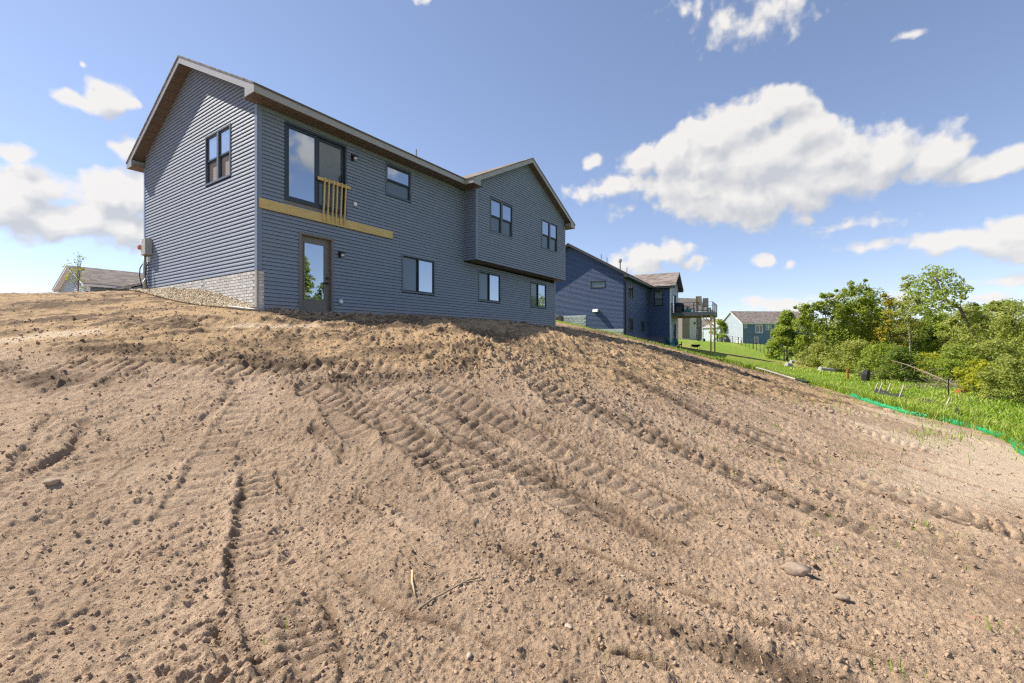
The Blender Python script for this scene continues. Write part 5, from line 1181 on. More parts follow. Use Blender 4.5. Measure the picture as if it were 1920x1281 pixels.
# ------------------------------------------------------------------ grass
def blades(name, X, Y, Z, Hh, Wd, m, seed=1, lean=.35, per=1, tone=None, parent=None):
    r_ = np.random.default_rng(seed); n = len(X); a = r_.uniform(0, 6.283, n); L = r_.normal(0, lean, (n, 2))*Hh[:, None]; wx, wy = np.cos(a)*Wd, np.sin(a)*Wd
    b0 = np.stack([X-wx, Y-wy, Z], 1); b1 = np.stack([X+wx, Y+wy, Z], 1); mx_, my_ = X+L[:, 0]*.35, Y+L[:, 1]*.35; zm = Z+Hh*.58
    m0 = np.stack([mx_-wx*.75, my_-wy*.75, zm], 1); m1 = np.stack([mx_+wx*.75, my_+wy*.75, zm], 1); tp0 = np.stack([X+L[:, 0]-wx*.1, Y+L[:, 1]-wy*.1, Z+Hh*.97], 1); tp1 = np.stack([X+L[:, 0]+wx*.1, Y+L[:, 1]+wy*.1, Z+Hh], 1)
    V = np.stack([b0, b1, m0, m1, tp0, tp1], 1).reshape(-1, 3); i = np.arange(n)*6
    F = np.concatenate([np.stack([i, i+1, i+3, i+2], 1), np.stack([i+2, i+3, i+5, i+4], 1)]); tn_ = r_.uniform(0, 1, n) if tone is None else tone
    return np_mesh(name, V, F, m, parent, {'tone': np.repeat(tn_, 6)})
# rough meadow between the green sock and the brush
r_ = np.random.default_rng(5)
a = np.radians(r_.uniform(20, 56, 150000)); q = 9*(58/9)**r_.uniform(0, 1, 150000); X, Y = np.sin(a)*q, np.cos(a)*q
ed, _, _ = seg_dist(X, Y, SOIL_EDGE); k = ~in_poly(X, Y, SOIL); far_ = (Y > 31) & (X < 24)
k &= r_.uniform(0, 1, len(X)) < np.where(far_, .25, 1); k &= ~((X > 29+.1*Y)); k &= (Y < 42) & (seg_dist(X, Y, [(19,60),(24,52),(28,47.5),(34,46)])[0] > 3.2); X, Y, ed, far_ = X[k], Y[k], ed[k], far_[k]
X, Y, ed, far_ = X[:72000], Y[:72000], ed[:72000], far_[:72000]
pat = fbm(X*.7, Y*.7, 301, 3); Hh = np.where(far_, .07, (.10+.16*sstep(-.4, .7, pat)+.10*np.exp(-ed/.5)))*r_.uniform(.6, 1.5, len(X))*(1-.45*sstep(18, 30, Y)); q = np.hypot(X, Y)
tone = np.clip(.52+.30*pat+.16*r_.normal(0, 1, len(X)), 0, 1)
tag(blades('meadow_grass', X, Y, terr(X, Y)-.01, Hh, .0035+.0006*q, M['grass_blade'], 6, .4, 1, tone), kind='stuff')
# blades growing over the sock and the edge of the soil
r_ = np.random.default_rng(8); P_ = np.array(SOIL[2:17]); d_ = np.r_[0, np.cumsum(np.hypot(*np.diff(P_, axis=0).T))]; s_ = r_.uniform(0, d_[-1], 9000)
X = np.interp(s_, d_, P_[:, 0])+np.abs(r_.normal(0, .35, 9000))+.06; Y = np.interp(s_, d_, P_[:, 1])+r_.normal(0, .12, 9000)-.05
tag(blades('edge_grass', X, Y, terr(X, Y)-.01, r_.uniform(.10, .36, 9000), .004+.0005*np.hypot(X, Y), M['grass_blade'], 9, .35), kind='stuff')
# white umbels and seed heads
n = 1500; X = r_.uniform(15, 27, n); Y = r_.uniform(9.5, 27, n); k = (~in_poly(X, Y, SOIL)) & (fbm(X*.45, Y*.45, 311, 2) > .05) & (seg_dist(X, Y, SOIL_EDGE)[0] > .9); X, Y = X[k], Y[k]
q = rock_protos(3, 0, .1, 55); fl = np.stack([X, Y, terr(X, Y)+r_.uniform(.22, .42, len(X))], 1)
tag(scatter('wild_flowers', q, fl[:, 0], fl[:, 1], fl[:, 2], r_.uniform(.007, .018, len(X)), M['flower'], None, None, 56), kind='stuff')
# lawn edge beyond the crest
n = 5000; P_ = np.array([(17.4,27.9),(15.8,29.1),(13.3,30.4),(10.9,31.7),(7,34)]); d_ = np.r_[0, np.cumsum(np.hypot(*np.diff(P_, axis=0).T))]; s_ = r_.uniform(0, d_[-1], n)
X = np.interp(s_, d_, P_[:, 0])+r_.normal(0, .4, n); Y = np.interp(s_, d_, P_[:, 1])+np.abs(r_.normal(0, .8, n))-.2
tag(blades('edge_grass', X, Y, terr(X, Y), r_.uniform(.06, .22, n), .02+np.zeros(n), M['grass_blade'], 19, .4), kind='stuff')
# sprouts on the bare soil
SPR = [(2.17,5.05,9),(4.79,5.38,9),(5.12,5.6,12),(3.58,3.32,9),(.59,2.66,5),(.77,2.54,5),(2.2,2.7,8),(3.08,6.92,8),(3.55,7.3,8),(5.23,5.31,8),(2.65,4.44,4),(2.84,4.21,4),(5.27,9.08,18),(4.6,8.6,10),(3.9,3.4,6),(3.75,3.5,5),(2.3,2.62,5),(4.95,5.45,9),(5.35,5.75,6),(-1.4,2.7,3),(2.0,5.2,4),(6.3,8.3,8)]
X = []; Y = []; Hh = []
for x, y, k in SPR:
    for j in range(k): X.append(x+rng.gauss(0, .045+.006*y)); Y.append(y+rng.gauss(0, .045+.006*y)); Hh.append(rng.uniform(.035, .10)*(1+.02*y))
r_ = np.random.default_rng(12); N = 16000; x, y = fan(N, 2.5, 27, 1.5, seed=13)
dens = sstep(1.0, 5, x-.1*y)*(.05+.9*sstep(.12, .75, fbm(x*.9+.5*y, y*.8, 321, 3)))*.60; dens = np.maximum(dens, .01)
k = in_poly(x, y, SOIL) & (r_.uniform(0, 1, N) < dens*sstep(2, 8, y)); X = np.r_[X, x[k]]; Y = np.r_[Y, y[k]]; Hh = np.r_[Hh, r_.uniform(.03, .11, k.sum())]
for (x0, y0), (x1, y1), nn, sg in (((9.3,10.6),(12.4,12.6),160,.35),((12.4,12.6),(14.3,16.5),120,.35),((8,12.5),(11,14.5),80,.6),((10.5,28.6),(17,27.4),160,.5),((4.5,25.5),(9.5,27),60,.6),((13.0,17.5),(14.6,22),90,.5)):
    f = r_.uniform(0, 1, nn); X = np.r_[X, x0+(x1-x0)*f+r_.normal(0, sg, nn)]; Y = np.r_[Y, y0+(y1-y0)*f+r_.normal(0, sg, nn)]; Hh = np.r_[Hh, r_.uniform(.06, .2, nn)]
q = np.hypot(X, Y)
tag(blades('grass_sprouts', X, Y, soil_z(X, Y)-.006, Hh, .0018+.00042*q, M['sprout'], 14, .32), kind='stuff')
# straw, stalks and twigs lying on the soil
x, y = fan(260, 2.2, 8, 1.2, seed=61); k = in_poly(x, y, SOIL); x, y = x[k], y[k]; mb = MB()
for x0, y0 in zip(x, y):
    a = rng.uniform(0, 6.28); l = rng.uniform(.02, .09); z0, z1 = soil_z([x0, x0+math.cos(a)*l], [y0, y0+math.sin(a)*l]); mb.tube([(x0, y0, z0+.006), (x0+math.cos(a)*l*.5, y0+math.sin(a)*l*.5, (z0+z1)/2+.010), (x0+math.cos(a)*l, y0+math.sin(a)*l, z1+.006)], rng.uniform(.001, .0022), 4, False)
tag(mb.build('straw_bits', M['straw']), kind='stuff')
def stalk(pts, r0, label, m_='twig'):
    mb = MB(); zz = soil_z([p[0] for p in pts], [p[1] for p in pts])
    mb.tube([(p[0], p[1], float(z)+r0*1.6) for p, z in zip(pts, zz)], [r0*(1-.5*i/len(pts)) for i in range(len(pts))], 6); tag(mb.build('dry_stalk', M[m_], smooth=True), label, 'dry stalk')
stalk([(-.87,3.95),(-.80,3.82),(-.73,3.70),(-.66,3.63),(-.60,3.60)], .006, 'long thin pale stalk above the forked brown stalk')
stalk([(-.77,3.52),(-.73,3.33),(-.68,3.19)], .009, 'short straight flat stalk just left of the curved one', 'straw')
stalk([(-.62,3.02),(-.55,3.15),(-.45,3.28),(-.33,3.40),(-.22,3.43)], .008, 'curved brown stalk lying bottom centre in the soil')

# ------------------------------------------------------------------ sock, pipe, stakes
def ribbon_tube(name, pts, r, m_, wob=.0, lift=.4, flat=.75):
    mb = MB(); P2 = []
    for i in range(len(pts)-1):
        for f in np.linspace(0, 1, 6)[:-1]:
            x = pts[i][0]+(pts[i+1][0]-pts[i][0])*f+rng.gauss(0, wob); y = pts[i][1]+(pts[i+1][1]-pts[i][1])*f+rng.gauss(0, wob); P2.append((x, y, gz(x, y)+r*lift))
    mb.tube(P2, [r*rng.uniform(.85, 1.15) for _ in P2], 9); return mb.build(name, m_, None, (0,0,0), True)
sk = thing('erosion_sock', 'long green mesh erosion sock winding between bare soil and meadow', 'erosion sock', (SOCK[9][0], SOCK[9][1], gz(*SOCK[9])))
for seg in (SOCK[3:15], SOCK[14:]):
    o = ribbon_tube('sock_length', seg, .115, M['sock'], .015); o.parent = sk; o.location = -sk.location
tag(ribbon_tube('erosion_sock', [(17.1,26.9),(17.5,27.2),(18.3,27.1)], .13, M['sock'], .01), 'short loose end of green erosion sock beside the black drain pipe', 'erosion sock')
dp = thing('drain_pipe', 'corrugated drain pipe lying on the soil edge, pale half joined to black', 'pipe', (16.4, 26.9, gz(16.4, 26.9)))
def corr(pts, r, m_, name):
    mb = MB(); N = 60; P2 = []; Rr = []
    d = np.r_[0, np.cumsum(np.hypot(*np.diff(np.array(pts), axis=0).T))]
    for k in range(N):
        s = d[-1]*k/(N-1); x = np.interp(s, d, [p[0] for p in pts]); y = np.interp(s, d, [p[1] for p in pts]); P2.append((x, y, gz(x, y)+r+.10)); Rr.append(r*(1 if k % 2 else .88))
    mb.tube(P2, Rr, 10); o = mb.build(name, m_, dp); o.location = -dp.location
corr([(15.35,28.6),(15.9,27.7),(16.35,26.9),(16.4,26.3)], .06, M['pipe_white'], 'pale_pipe'); corr([(16.4,26.3),(16.4,25.4),(16.2,24.9)], .065, M['pipe_black'], 'black_pipe')
stk = [(19.64,24.74,.62,'weathered stake leaning at the far end of the fallen silt fence'),(19.48,24.26,.7,'pale stake second from the far end of the fallen silt fence'),(19.62,23.9,.7,'pale stake third from the far end of the fallen silt fence'),(18.83,22.2,.75,'pale leaning stake standing in the middle of the silt fence'),(17.24,18.2,.62,'weathered stake at the near end of the black silt fence')]
for x, y, l, lb_ in stk:
    z = gz(x, y); mb = MB(); mb.bar((x, y, z-.1), (x+.28*l, y-.1, z+l*.9), .05, .04); tag(mb.build('wooden_stake', M['stake']), lb_, 'stake', 'stakes of the silt fence')
mb = MB(); pts = [(19.6,24.7),(19.3,23.6),(18.85,22.3),(18.4,21),(17.9,19.8),(17.3,18.3),(16.6,17.0),(15.9,16.2)]; sub = []
for (x0, y0), (x1, y1) in zip(pts[:-1], pts[1:]):
    for f in (0, .25, .5, .75): sub.append((x0+(x1-x0)*f, y0+(y1-y0)*f))
hts = [max(.05, .20+.10*math.sin(i*.9)+rng.gauss(0, .06)-(.15 if 8 < i < 14 else 0)) for i in range(len(sub))]
for i in range(len(sub)-1):
    (x0, y0), (x1, y1) = sub[i], sub[i+1]; a, b_ = gz(x0, y0), gz(x1, y1); ln = .12
    mb.hexa([(x0-.01, y0, a-.05), (x1-.01, y1, b_-.05), (x1+.01, y1, b_-.05), (x0+.01, y0, a-.05), (x0-.01+ln, y0, a+hts[i]), (x1-.01+ln, y1, b_+hts[i+1]), (x1+.01+ln, y1, b_+hts[i+1]), (x0+.01+ln, y0, a+hts[i])])
tag(mb.build('silt_fence', M['silt']), 'sagging black silt fence fabric in the grass between the stakes', 'silt fence')
z = gz(22.94, 31.1); mb = MB(); mb.box(22.88, 22.99, 31.05, 31.11, z-.1, z+.72); tag(mb.build('marker_stake', M['orange']), 'orange marker stake standing in the meadow by the brush', 'stake')
z = gz(23.6, 30.4); mb = MB(); mb.tube([(23.6, 30.4, z), (23.62, 30.4, z+.40), (23.75, 30.4, z+.72)], [.24, .26, .15], 7); tag(mb.build('rubbish_barrel', M['silt']), 'black crumpled barrel standing in the meadow by the brush pile', 'barrel')
z = gz(23.8, 23.97); mb = MB(); mb.tube([(23.4, 23.9, z+.22), (24.15, 24.05, z+.30)], [.14, .12], 8); tag(mb.build('rusty_drum_lid', M['orange']), 'rusty orange tube lying in the grass beside the yellow shrub', 'metal tube')
mb = MB(); z = gz(22.4, 23.36); mb.bar((22.4, 23.36, z-.1), (22.4, 23.36, z+.95), .03); tag(mb.build('steel_post', M['black']), 'thin dark steel post standing alone in the meadow', 'post')
mb = MB(); z = gz(23.2, 28.3); mb.bar((23.2, 28.3, z-.1), (23.2, 28.3, z+.9), .035); tag(mb.build('steel_post', M['black']), 'thin dark post in the meadow near the black barrel', 'post')
for x, y, w_, lb_ in ((27.7,40.0,1.5,'pale broken concrete slab at the foot of the bushes'), (28.9,40.6,.9,'smaller pale slab piece right of the broken concrete'), (25.6,42.0,.7,'pale rubble lump left of the broken concrete slab'), (32.0,51.1,1.6,'grey flat stone slab under the round maple')):
    z = gz(x, y); mb = MB(); mb.hexa([(x-w_/2, y-.3, z-.1), (x+w_/2, y-.3, z-.1), (x+w_/2, y+.4, z-.1), (x-w_/2, y+.4, z-.1), (x-w_/2+.1, y-.2, z+.34), (x+w_/2-.2, y-.25, z+.2), (x+w_/2-.1, y+.3, z+.26), (x-w_/2+.2, y+.3, z+.40)]); tag(mb.build('rubble_slab', M['slab'], bevel=.03), lb_, 'rubble')
# wire fence on the far lawn
fpts = [(wpx(1345, 92), 92), (wpx(1384, 80), 80), (wpx(1412, 72), 72), (wpx(1440, 63), 63), (wpx(1470, 56), 56), (wpx(1500, 52), 52)]
fz = [zpx(642, 92), zpx(648.5, 80), zpx(657, 72), zpx(665.5, 63), zpx(674, 56), zpx(681, 52)]
fe = thing('wire_fence', 'thin dark wire fence crossing the lawn before the blue house', 'fence', (fpts[0][0], fpts[0][1], fz[0]))
fpos = []
for i in range(len(fpts)-1):
    for f in (0, .25, .5, .75): fpos.append((fpts[i][0]+(fpts[i+1][0]-fpts[i][0])*f, fpts[i][1]+(fpts[i+1][1]-fpts[i][1])*f, fz[i]+(fz[i+1]-fz[i])*f))
fpos = [(x, y, gz(x, y)) for x, y, z in fpos]
for k, (x, y, z) in enumerate(fpos):
    mb = MB(); mb.bar((x, y, z-.3), (x, y, z+1.3), .10 if k % 4 == 0 else .05); o = mb.build('post', M['black'], fe); o.location = -fe.location
for hgt in (.15, .45, .8, 1.2):
    mb = MB(); mb.tube([(x, y, z+hgt) for x, y, z in fpos], .013, 4); o = mb.build('wire', M['charcoal'], fe); o.location = -fe.location
hx, hy = wpx(1315, 82), 82; bz = gz(hx, hy); bc = thing('garden_bench', 'dark garden bench alone on the sunny lawn under the deck', 'bench', (hx, hy, bz), R(20))
mb = MB(); mb.box(-.75, .75, -.25, .25, .42, .48); mb.build('seat', M['black'], bc)
mb = MB(); mb.hexa([(-.75, .24, .5), (-.68, .24, .5), (-.68, .3, .5), (-.75, .3, .5), (-1.0, .24, 1.2), (-.9, .24, 1.2), (-.9, .3, 1.2), (-1.0, .3, 1.2)]); mb.build('backrest', M['black'], bc)
for x in (-.65, .65): mb = MB(); mb.box(x-.05, x+.05, -.22, .22, 0, .42); mb.build('leg', M['black'], bc)

# ------------------------------------------------------------------ trees and shrubs
def leaves(name, C, Rr, per, size, m_, parent, seed, drop=.0, flat=.8):
    """leaf quads gathered round clump centres C with radii Rr"""
    r_ = np.random.default_rng(seed); n = len(C)*per; idx = np.repeat(np.arange(len(C)), per)
    d = r_.normal(0, 1, (n, 3)); d /= np.linalg.norm(d, axis=1)[:, None]; rad_ = Rr[idx]*r_.uniform(.15, 1, n)**.55
    P_ = C[idx]+d*rad_[:, None]*np.array([1, 1, flat]); P_[:, 2] -= drop*r_.uniform(0, 1, n)
    nr_ = d*.5+r_.normal(0, .7, (n, 3))+np.array([-.25, .1, .85]); nr_ /= np.linalg.norm(nr_, axis=1)[:, None]
    t1 = np.cross(nr_, r_.normal(0, 1, (n, 3))); t1 /= np.linalg.norm(t1, axis=1)[:, None]; t2 = np.cross(nr_, t1)
    s = size*r_.uniform(.6, 1.4, n)[:, None]; fold = nr_*s*.22
    V = np.stack([P_-t1*s, P_+t2*s*.55-fold, P_+t1*s*1.1, P_-t2*s*.55-fold], 1).reshape(-1, 3); F = (np.arange(n)*4)[:, None]+np.arange(4)[None]
    ct = r_.uniform(.15, .85, len(C))[idx]; tone = np.clip(.55*ct+.45*r_.uniform(0, 1, n), 0, 1)
    return np_mesh(name, V, F, m_, parent, {'tone': np.repeat(tone, 4)})
def limb(mb, p, q, r0, r1, bend, n=6):
    p, q = Vector(p), Vector(q); pts = []; rr = []
    for i in range(n):
        f = i/(n-1); v = p.lerp(q, f)+Vector((rng.gauss(0, bend), rng.gauss(0, bend), 0))*math.sin(math.pi*f); pts.append(v); rr.append(r0+(r1-r0)*f)
    mb.tube(pts, rr, 6)
def tree(label, u, v, height, width, m_, bark='bark', clumps=40, per=110, size=.11, z0=.15, shape='oval', lean=(0, 0), name='leafy_tree', cr=.26, seed=1, group=None, trunk_r=None, cat='tree', limbs=9, gap=0., zb=None):
    z = gz(u, v) if zb is None else zb; r_ = np.random.default_rng(seed); rs = random.Random(seed)
    o = thing(name, label, cat, (u, v, z), 0, group)
    C = []; n = 0
    while len(C) < clumps and n < 5000:
        n += 1; f = r_.uniform(0, 1)
        prof = {'oval': math.sin(math.pi*min(1, max(0, .12+.84*f)))**.75, 'cone': (1-f)**1.05*.95+.06, 'round': math.sqrt(max(0, 1-(2*f-1)**2)), 'vase': (.35+.65*f)*math.sqrt(max(.02, 1-max(0, 2*f-1)**2.2)), 'mound': math.sqrt(max(0, 1-f*f))}[shape]
        a = r_.uniform(0, 6.283); rr = math.sqrt(r_.uniform(.12, 1))*width/2*prof*(1+.25*math.sin(3*a+seed)+.12*math.sin(7*a+2*seed))
        h = height*(z0+(1-z0)*f); k = h/height
        C.append((math.cos(a)*rr+lean[0]*k**1.4, math.sin(a)*rr+lean[1]*k**1.4, h-.06*height*(1 if shape != 'mound' else .5)))
    C = np.array(C); Rr = width*cr*r_.uniform(.45, 1.0, len(C)); Rr = np.minimum(Rr, np.maximum(.25, C[:, 2]*.9))
    up = np.where(C[:, 2] > height*.5)[0]; ex = r_.choice(up, max(1, len(up)//2)) if len(up) and shape not in ('mound', 'cone') else np.array([], int)
    if len(ex):                                                          # ragged sprays that break the outline
        E_ = C[ex]+np.stack([r_.normal(0, width*.13, len(ex)), r_.normal(0, width*.13, len(ex)), np.abs(r_.normal(0, height*.045, len(ex)))], 1); C = np.concatenate([C, E_]); Rr = np.concatenate([Rr, Rr[ex]*r_.uniform(.3, .6, len(ex))])
    mb = MB(); tr = trunk_r or height*.016; pts = []; rad_ = []; top = .93
    for i in range(9):
        f = i/8*top; pts.append((lean[0]*f**1.4+rs.gauss(0, .012*height)*(i > 0), lean[1]*f**1.4+rs.gauss(0, .01*height)*(i > 0), height*f-.15*(i == 0))); rad_.append(tr*(1.25 if i == 0 else 1)*(1-.88*f))
    mb.tube(pts, rad_, 8); mb.build('trunk', M[bark], o, (0,0,0), True)
    order = np.argsort(-Rr)[:limbs]; mb = None
    for j in order:
        c = C[j]; f = max(.12, min(.85, c[2]/height-.22)); i = min(7, int(f/top*8)); p = Vector(pts[i]).lerp(Vector(pts[i+1]), .5)
        mb = MB(); limb(mb, p, c, tr*.45*(1-f*.6), tr*.10, .05*width); mb.build('limb', M[bark], o, (0,0,0), True)
    leaves('crown', C, Rr, per, size, m_, o, seed+100)
    return o
L_ = M
tree('round deep green maple standing before the blue house', wpx(1476, 58), 58, 6.5, 6.6, L_['leaf_mid'], clumps=90, per=130, size=.14, z0=.06, shape='cone', cr=.13, seed=3, trunk_r=.14)
tree('slim sparse tree at the left end of the tree line', wpx(1513, 46), 46, 6.7, 2.6, L_['leaf_mid'], clumps=34, per=60, size=.11, z0=.4, shape='oval', cr=.24, seed=4)
tree('narrow upright green tree right of the slim sparse tree', wpx(1549, 45), 45, 7.6, 3.8, L_['leaf_mid'], clumps=42, per=85, size=.11, z0=.2, shape='oval', cr=.24, seed=5)
tree('tall dense green tree in the middle of the tree line', wpx(1613, 45), 45, 8.7, 5.4, L_['leaf_mid'], clumps=105, per=100, size=.11, z0=.12, shape='vase', cr=.2, seed=6)
tree('green tree with yellowing leaves on its top', wpx(1667, 43), 43, 7.7, 3.6, L_['leaf_yellow'], clumps=56, per=75, size=.11, z0=.2, shape='oval', cr=.22, seed=7)
tree('thin tree with pale birch like trunk and airy grey green crown', wpx(1706, 40), 40, 8.7, 2.4, L_['leaf_pale'], 'birch', clumps=40, per=45, size=.095, z0=.42, shape='oval', cr=.28, seed=8, lean=(-.3, 0), trunk_r=.08)
lt = thing('leaning_tree', 'tall tree with crooked leaning trunk and sparse airy crown', 'tree', (wpx(1846, 38), 38, gz(wpx(1846, 38), 38)))
tb = gz(wpx(1846, 38), 38)
def LP(px, py, dv=0): return (wpx(px, 38+dv)-wpx(1846, 38), dv, zpx(py, 38+dv)-tb)
mb = MB(); mb.tube([LP(1849, 715), LP(1841, 678), LP(1834, 650), LP(1824, 628), LP(1816, 610), LP(1806, 592), LP(1800, 578), LP(1787, 574), LP(1774, 562), LP(1765, 548), LP(1757, 528), LP(1751, 510)], [.30, .26, .2, .17, .15, .13, .12, .09, .075, .06, .045, .02], 8); mb.build('trunk', M['bark'], lt, (0,0,0), True)
tips = [(1735,520),(1748,508),(1762,512),(1775,514),(1783,525),(1795,540),(1805,545),(1722,530),(1728,545),(1740,540),(1755,540),(1768,550),(1716,548),(1734,565),(1722,570),(1740,575),(1760,568),(1785,555),(1745,555),(1773,575),(1712,560),(1730,582),(1782,538),(1750,525)]
C = []
for k, (x, y) in enumerate(tips):
    c = LP(x, y, rng.uniform(-2.2, 2.2)); C.append(c); s_ = LP(*min([(1800,578),(1774,562),(1765,548),(1757,528),(1787,574)], key=lambda q: abs(q[0]-x)+abs(q[1]-y-18)))
    mb = MB(); limb(mb, s_, c, .035, .008, .12); mb.build('limb', M['bark'], lt, (0,0,0), True)
leaves('crown', np.array(C), np.full(len(C), .85)*np.random.default_rng(2).uniform(.7, 1.25, len(C)), 85, .125, M['leaf_mid'], lt, 222)
tree('broad green tree behind the leaning trunk', wpx(1772, 47), 47, 6.4, 7.0, L_['leaf_mid'], clumps=85, per=95, size=.12, z0=.05, shape='round', cr=.17, seed=10)
tree('dark small tree behind the birch like trunk', wpx(1722, 46), 46, 5.0, 4.4, L_['leaf_dark'], clumps=50, per=90, size=.12, z0=.05, shape='round', cr=.2, seed=11)
tree('olive green tree right of the leaning trunk', wpx(1858, 36), 36, 5.9, 4.4, L_['leaf_pale'], clumps=60, per=100, size=.09, z0=.05, shape='round', cr=.2, seed=12)
tree('feathery tall tree at the right edge of the tree line', wpx(1903, 33), 33, 6.0, 4.0, L_['leaf_pale'], clumps=60, per=100, size=.08, z0=.05, shape='oval', cr=.2, seed=13)
tree('bushy olive tree beyond the right edge of the brush', wpx(1965, 30), 30, 6.2, 5.0, L_['leaf_pale'], clumps=60, per=90, size=.09, z0=.04, shape='round', cr=.2, seed=14)
def shrub(label, px, v, h, w_, m_, seed, clumps=36, per=95, size=.07, cr=.2): return tree(label, wpx(px, v), v, h, w_, M[m_], clumps=clumps, per=per, size=size, z0=.04, shape='mound', name='leafy_shrub', cr=cr, seed=seed, cat='shrub', limbs=5, trunk_r=.03)
shrub('bright yellow green shrub at the edge of the meadow', 1838, 23, 1.9, 1.9, 'leaf_lime', 21, 44, 100, .06)
shrub('olive shrub below the right end of the tree line', 1893, 21, 2.0, 2.6, 'leaf_pale', 22, 50, 110, .055)
shrub('dark leafy shrub beside the fallen branch', 1688, 31, 2.2, 2.7, 'leaf_dark', 23, 44, 100, .075)
shrub('green bush above the brush pile left of the dark shrub', 1650, 34, 2.6, 3.6, 'leaf_mid', 24, 50, 100, .075)
shrub('pale green bush low in front of the tall dense tree', 1600, 40, 2.7, 4.6, 'leaf_pale', 25, 56, 100, .08)
shrub('light bush above the broken concrete slab', 1540, 44, 2.2, 4.0, 'leaf_pale', 26, 50, 90, .085)
shrub('dark low bush right behind the round maple', 1515, 55, 3.2, 5.0, 'leaf_dark', 27, 50, 95, .11)
shrub('lime green shrub behind the fallen branch', 1740, 36, 2.0, 2.6, 'leaf_lime', 28, 30, 90, .075)
shrub('mid green bush under the leaning trunk', 1795, 30, 2.4, 3.6, 'leaf_mid', 29, 55, 100, .07)
shrub('pale bush between the leaning trunk and the right edge', 1868, 29, 2.8, 3.2, 'leaf_pale', 30, 55, 100, .065)
shrub('green bush behind the tall dense tree foot', 1578, 50, 3.6, 5.0, 'leaf_mid', 31, 56, 95, .10)
shrub('green shrub at the far end of the lawn under the deck posts', 1350, 118, 6.0, 5.0, 'leaf_mid', 32, 30, 60, .2)
shrub('wide green thicket closing the gap behind the trees', 1660, 56, 4.4, 9.0, 'leaf_dark', 33, 80, 95, .13, .14)
shrub('wide olive thicket at the back of the right brush', 1835, 52, 4.6, 9.0, 'leaf_pale', 34, 80, 95, .12, .14)
shrub('low green thicket behind the feathery tree', 1930, 44, 4.6, 8.0, 'leaf_mid', 35, 70, 95, .11, .14)
tree('rounded olive tree between the tall dense tree and the slim ones', wpx(1583, 48), 48, 6.8, 4.2, L_['leaf_pale'], clumps=60, per=90, size=.11, z0=.1, shape='oval', cr=.2, seed=51)
tree('mid green tree just right of the tall dense tree', wpx(1640, 47), 47, 7.0, 4.0, L_['leaf_mid'], clumps=60, per=90, size=.11, z0=.1, shape='oval', cr=.2, seed=52)
tree('light green tree behind the bend of the leaning trunk', wpx(1812, 44), 44, 6.9, 5.0, L_['leaf_pale'], clumps=70, per=95, size=.11, z0=.06, shape='oval', cr=.18, seed=53)
tree('pale tree close to the right edge behind the olive shrub', wpx(1878, 40), 40, 6.9, 4.6, L_['leaf_mid'], clumps=70, per=95, size=.10, z0=.06, shape='vase', cr=.18, seed=54)
# trees to the right of the frame, seen in the door glass
tree('tall conical tree standing right of the meadow outside the view', 20.5, 11.2, 10.4, 3.4, L_['leaf_mid'], clumps=60, per=80, size=.12, z0=.06, shape='cone', cr=.18, seed=41)
tree('broad green tree right of the meadow outside the view', 23.0, 13.0, 8.3, 4.4, L_['leaf_dark'], clumps=70, per=80, size=.12, z0=.05, shape='round', cr=.18, seed=42)
# distant woods that close the horizon
r_ = np.random.default_rng(91); C = []
for k in range(420):
    a = R(r_.uniform(19, 75)); q = r_.uniform(150, 260); u, v = math.sin(a)*q, math.cos(a)*q
    if u/v < .62: continue
    C.append((u, v, gz(u, v)+r_.uniform(0, 7.5)))
C = np.array(C); tag(leaves('distant_woods', C, np.full(len(C), 5.0), 60, .9, M['leaf_dark'], None, 92, 0, .6), kind='stuff')
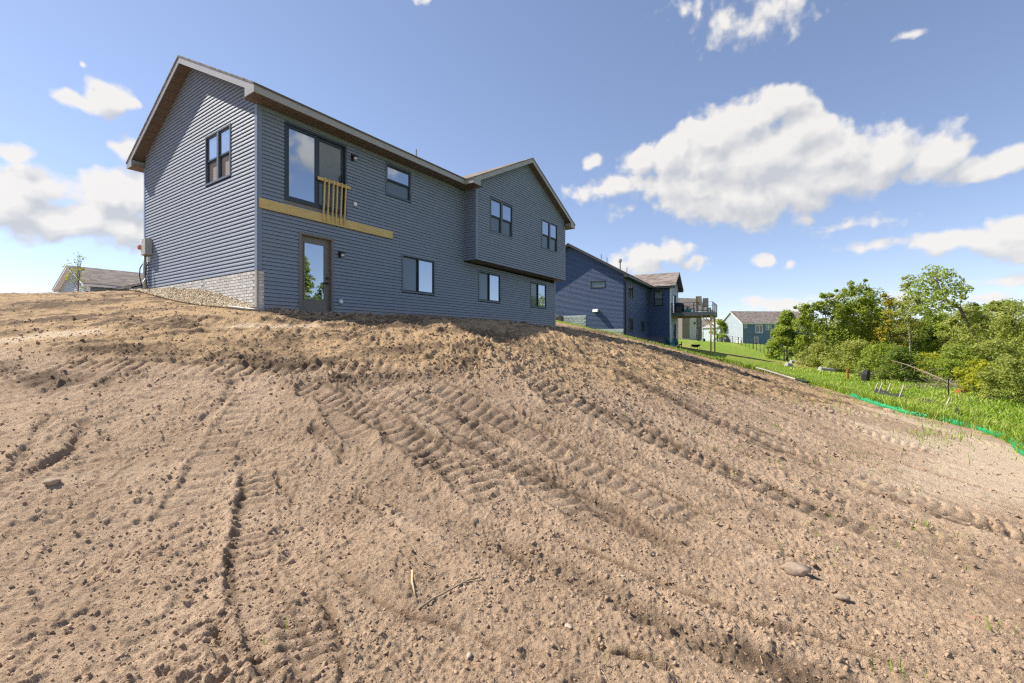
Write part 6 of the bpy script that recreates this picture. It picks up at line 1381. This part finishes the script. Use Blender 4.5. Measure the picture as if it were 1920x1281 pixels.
# fallen branch and brush pile
br = thing('fallen_branch', 'long bare fallen branch sloping down through the brush to the meadow', 'branch', (23.5, 25.3, gz(23.5, 25.3)))
def bp(px, py, v): return (wpx(px, v)-23.5, v-25.3, zpx(py, v)-gz(23.5, 25.3))
mb = MB(); mb.tube([bp(1672, 676, 29), bp(1700, 684, 28), bp(1735, 698, 27), bp(1768, 712, 26), bp(1806, 729, 25.3)], [.016, .026, .032, .036, .042], 7); mb.build('main_limb', M['twig'], br)
for k in range(9):
    f = rng.uniform(.1, .9); x = 1672+134*f; y = 676+53*f; v = 29-3.7*f; mb = MB(); mb.tube([bp(x, y, v), bp(x+rng.uniform(-5, 22), y+rng.uniform(-8, 14), v-.4), bp(x+rng.uniform(0, 45), y+rng.uniform(-10, 22), v-.7)], [.022, .016, .008], 5); mb.build('side_twig', M['twig'], br)
for px, py, v, n, wd, lb_ in ((1637, 706, 32, 60, 1.6, 'heap of dry brown brush between barrel and dark shrub'), (1755, 718, 26.5, 70, 1.9, 'tangle of grey brush below the fallen branch')):
    x0, y0 = wpx(px, v), v; z0 = gz(x0, y0); o = thing('brush_pile', lb_, 'brush pile', (x0, y0, z0)); mb = MB()
    for k in range(n):
        a = rng.uniform(0, 6.28); l = rng.uniform(.4, 1.2); c = (rng.gauss(0, wd*.4), rng.gauss(0, .5), abs(rng.gauss(0, .28))); mb.bar(c, (c[0]+math.cos(a)*l, c[1]+math.sin(a)*l*.6, max(0, c[2]+rng.uniform(-.2, .5))), rng.uniform(.012, .03))
    tag(mb.build('sticks', M['twig'], o), kind='stuff')
# sapling before the grey-green house
su, sv = wpx(147, 27), 27.0; sz = gz(su, sv); sp = thing('young_sapling', 'thin young sapling with few leaves before the grey green house', 'tree', (su, sv, sz))
def SP(px, py): return (wpx(px, sv)-su, rng.uniform(-.3, .3), zpx(py, sv)-sz)
mb = MB(); mb.tube([(0, 0, -.2), (0, 0, zpx(530, sv)-sz), SP(146, 505), SP(145, 478)], [.035, .03, .02, .008], 6); mb.build('trunk', M['bark'], sp)
C = []
for x, y in ((143,478),(148,482),(141,488),(147,494),(139,492),(150,500),(126,500),(129,503),(134,508),(152,505),(142,506),(131,516),(150,520),(160,526),(136,520),(145,512),(157,503),(140,528),(148,538)):
    c = SP(x, y); C.append(c); mb = MB(); limb(mb, (0, 0, max(.8, c[2]-.7)), c, .012, .004, .03, 4); mb.build('limb', M['bark'], sp)
leaves('crown', np.array(C), np.full(len(C), .22), 14, .055, M['leaf_mid'], sp, 333)
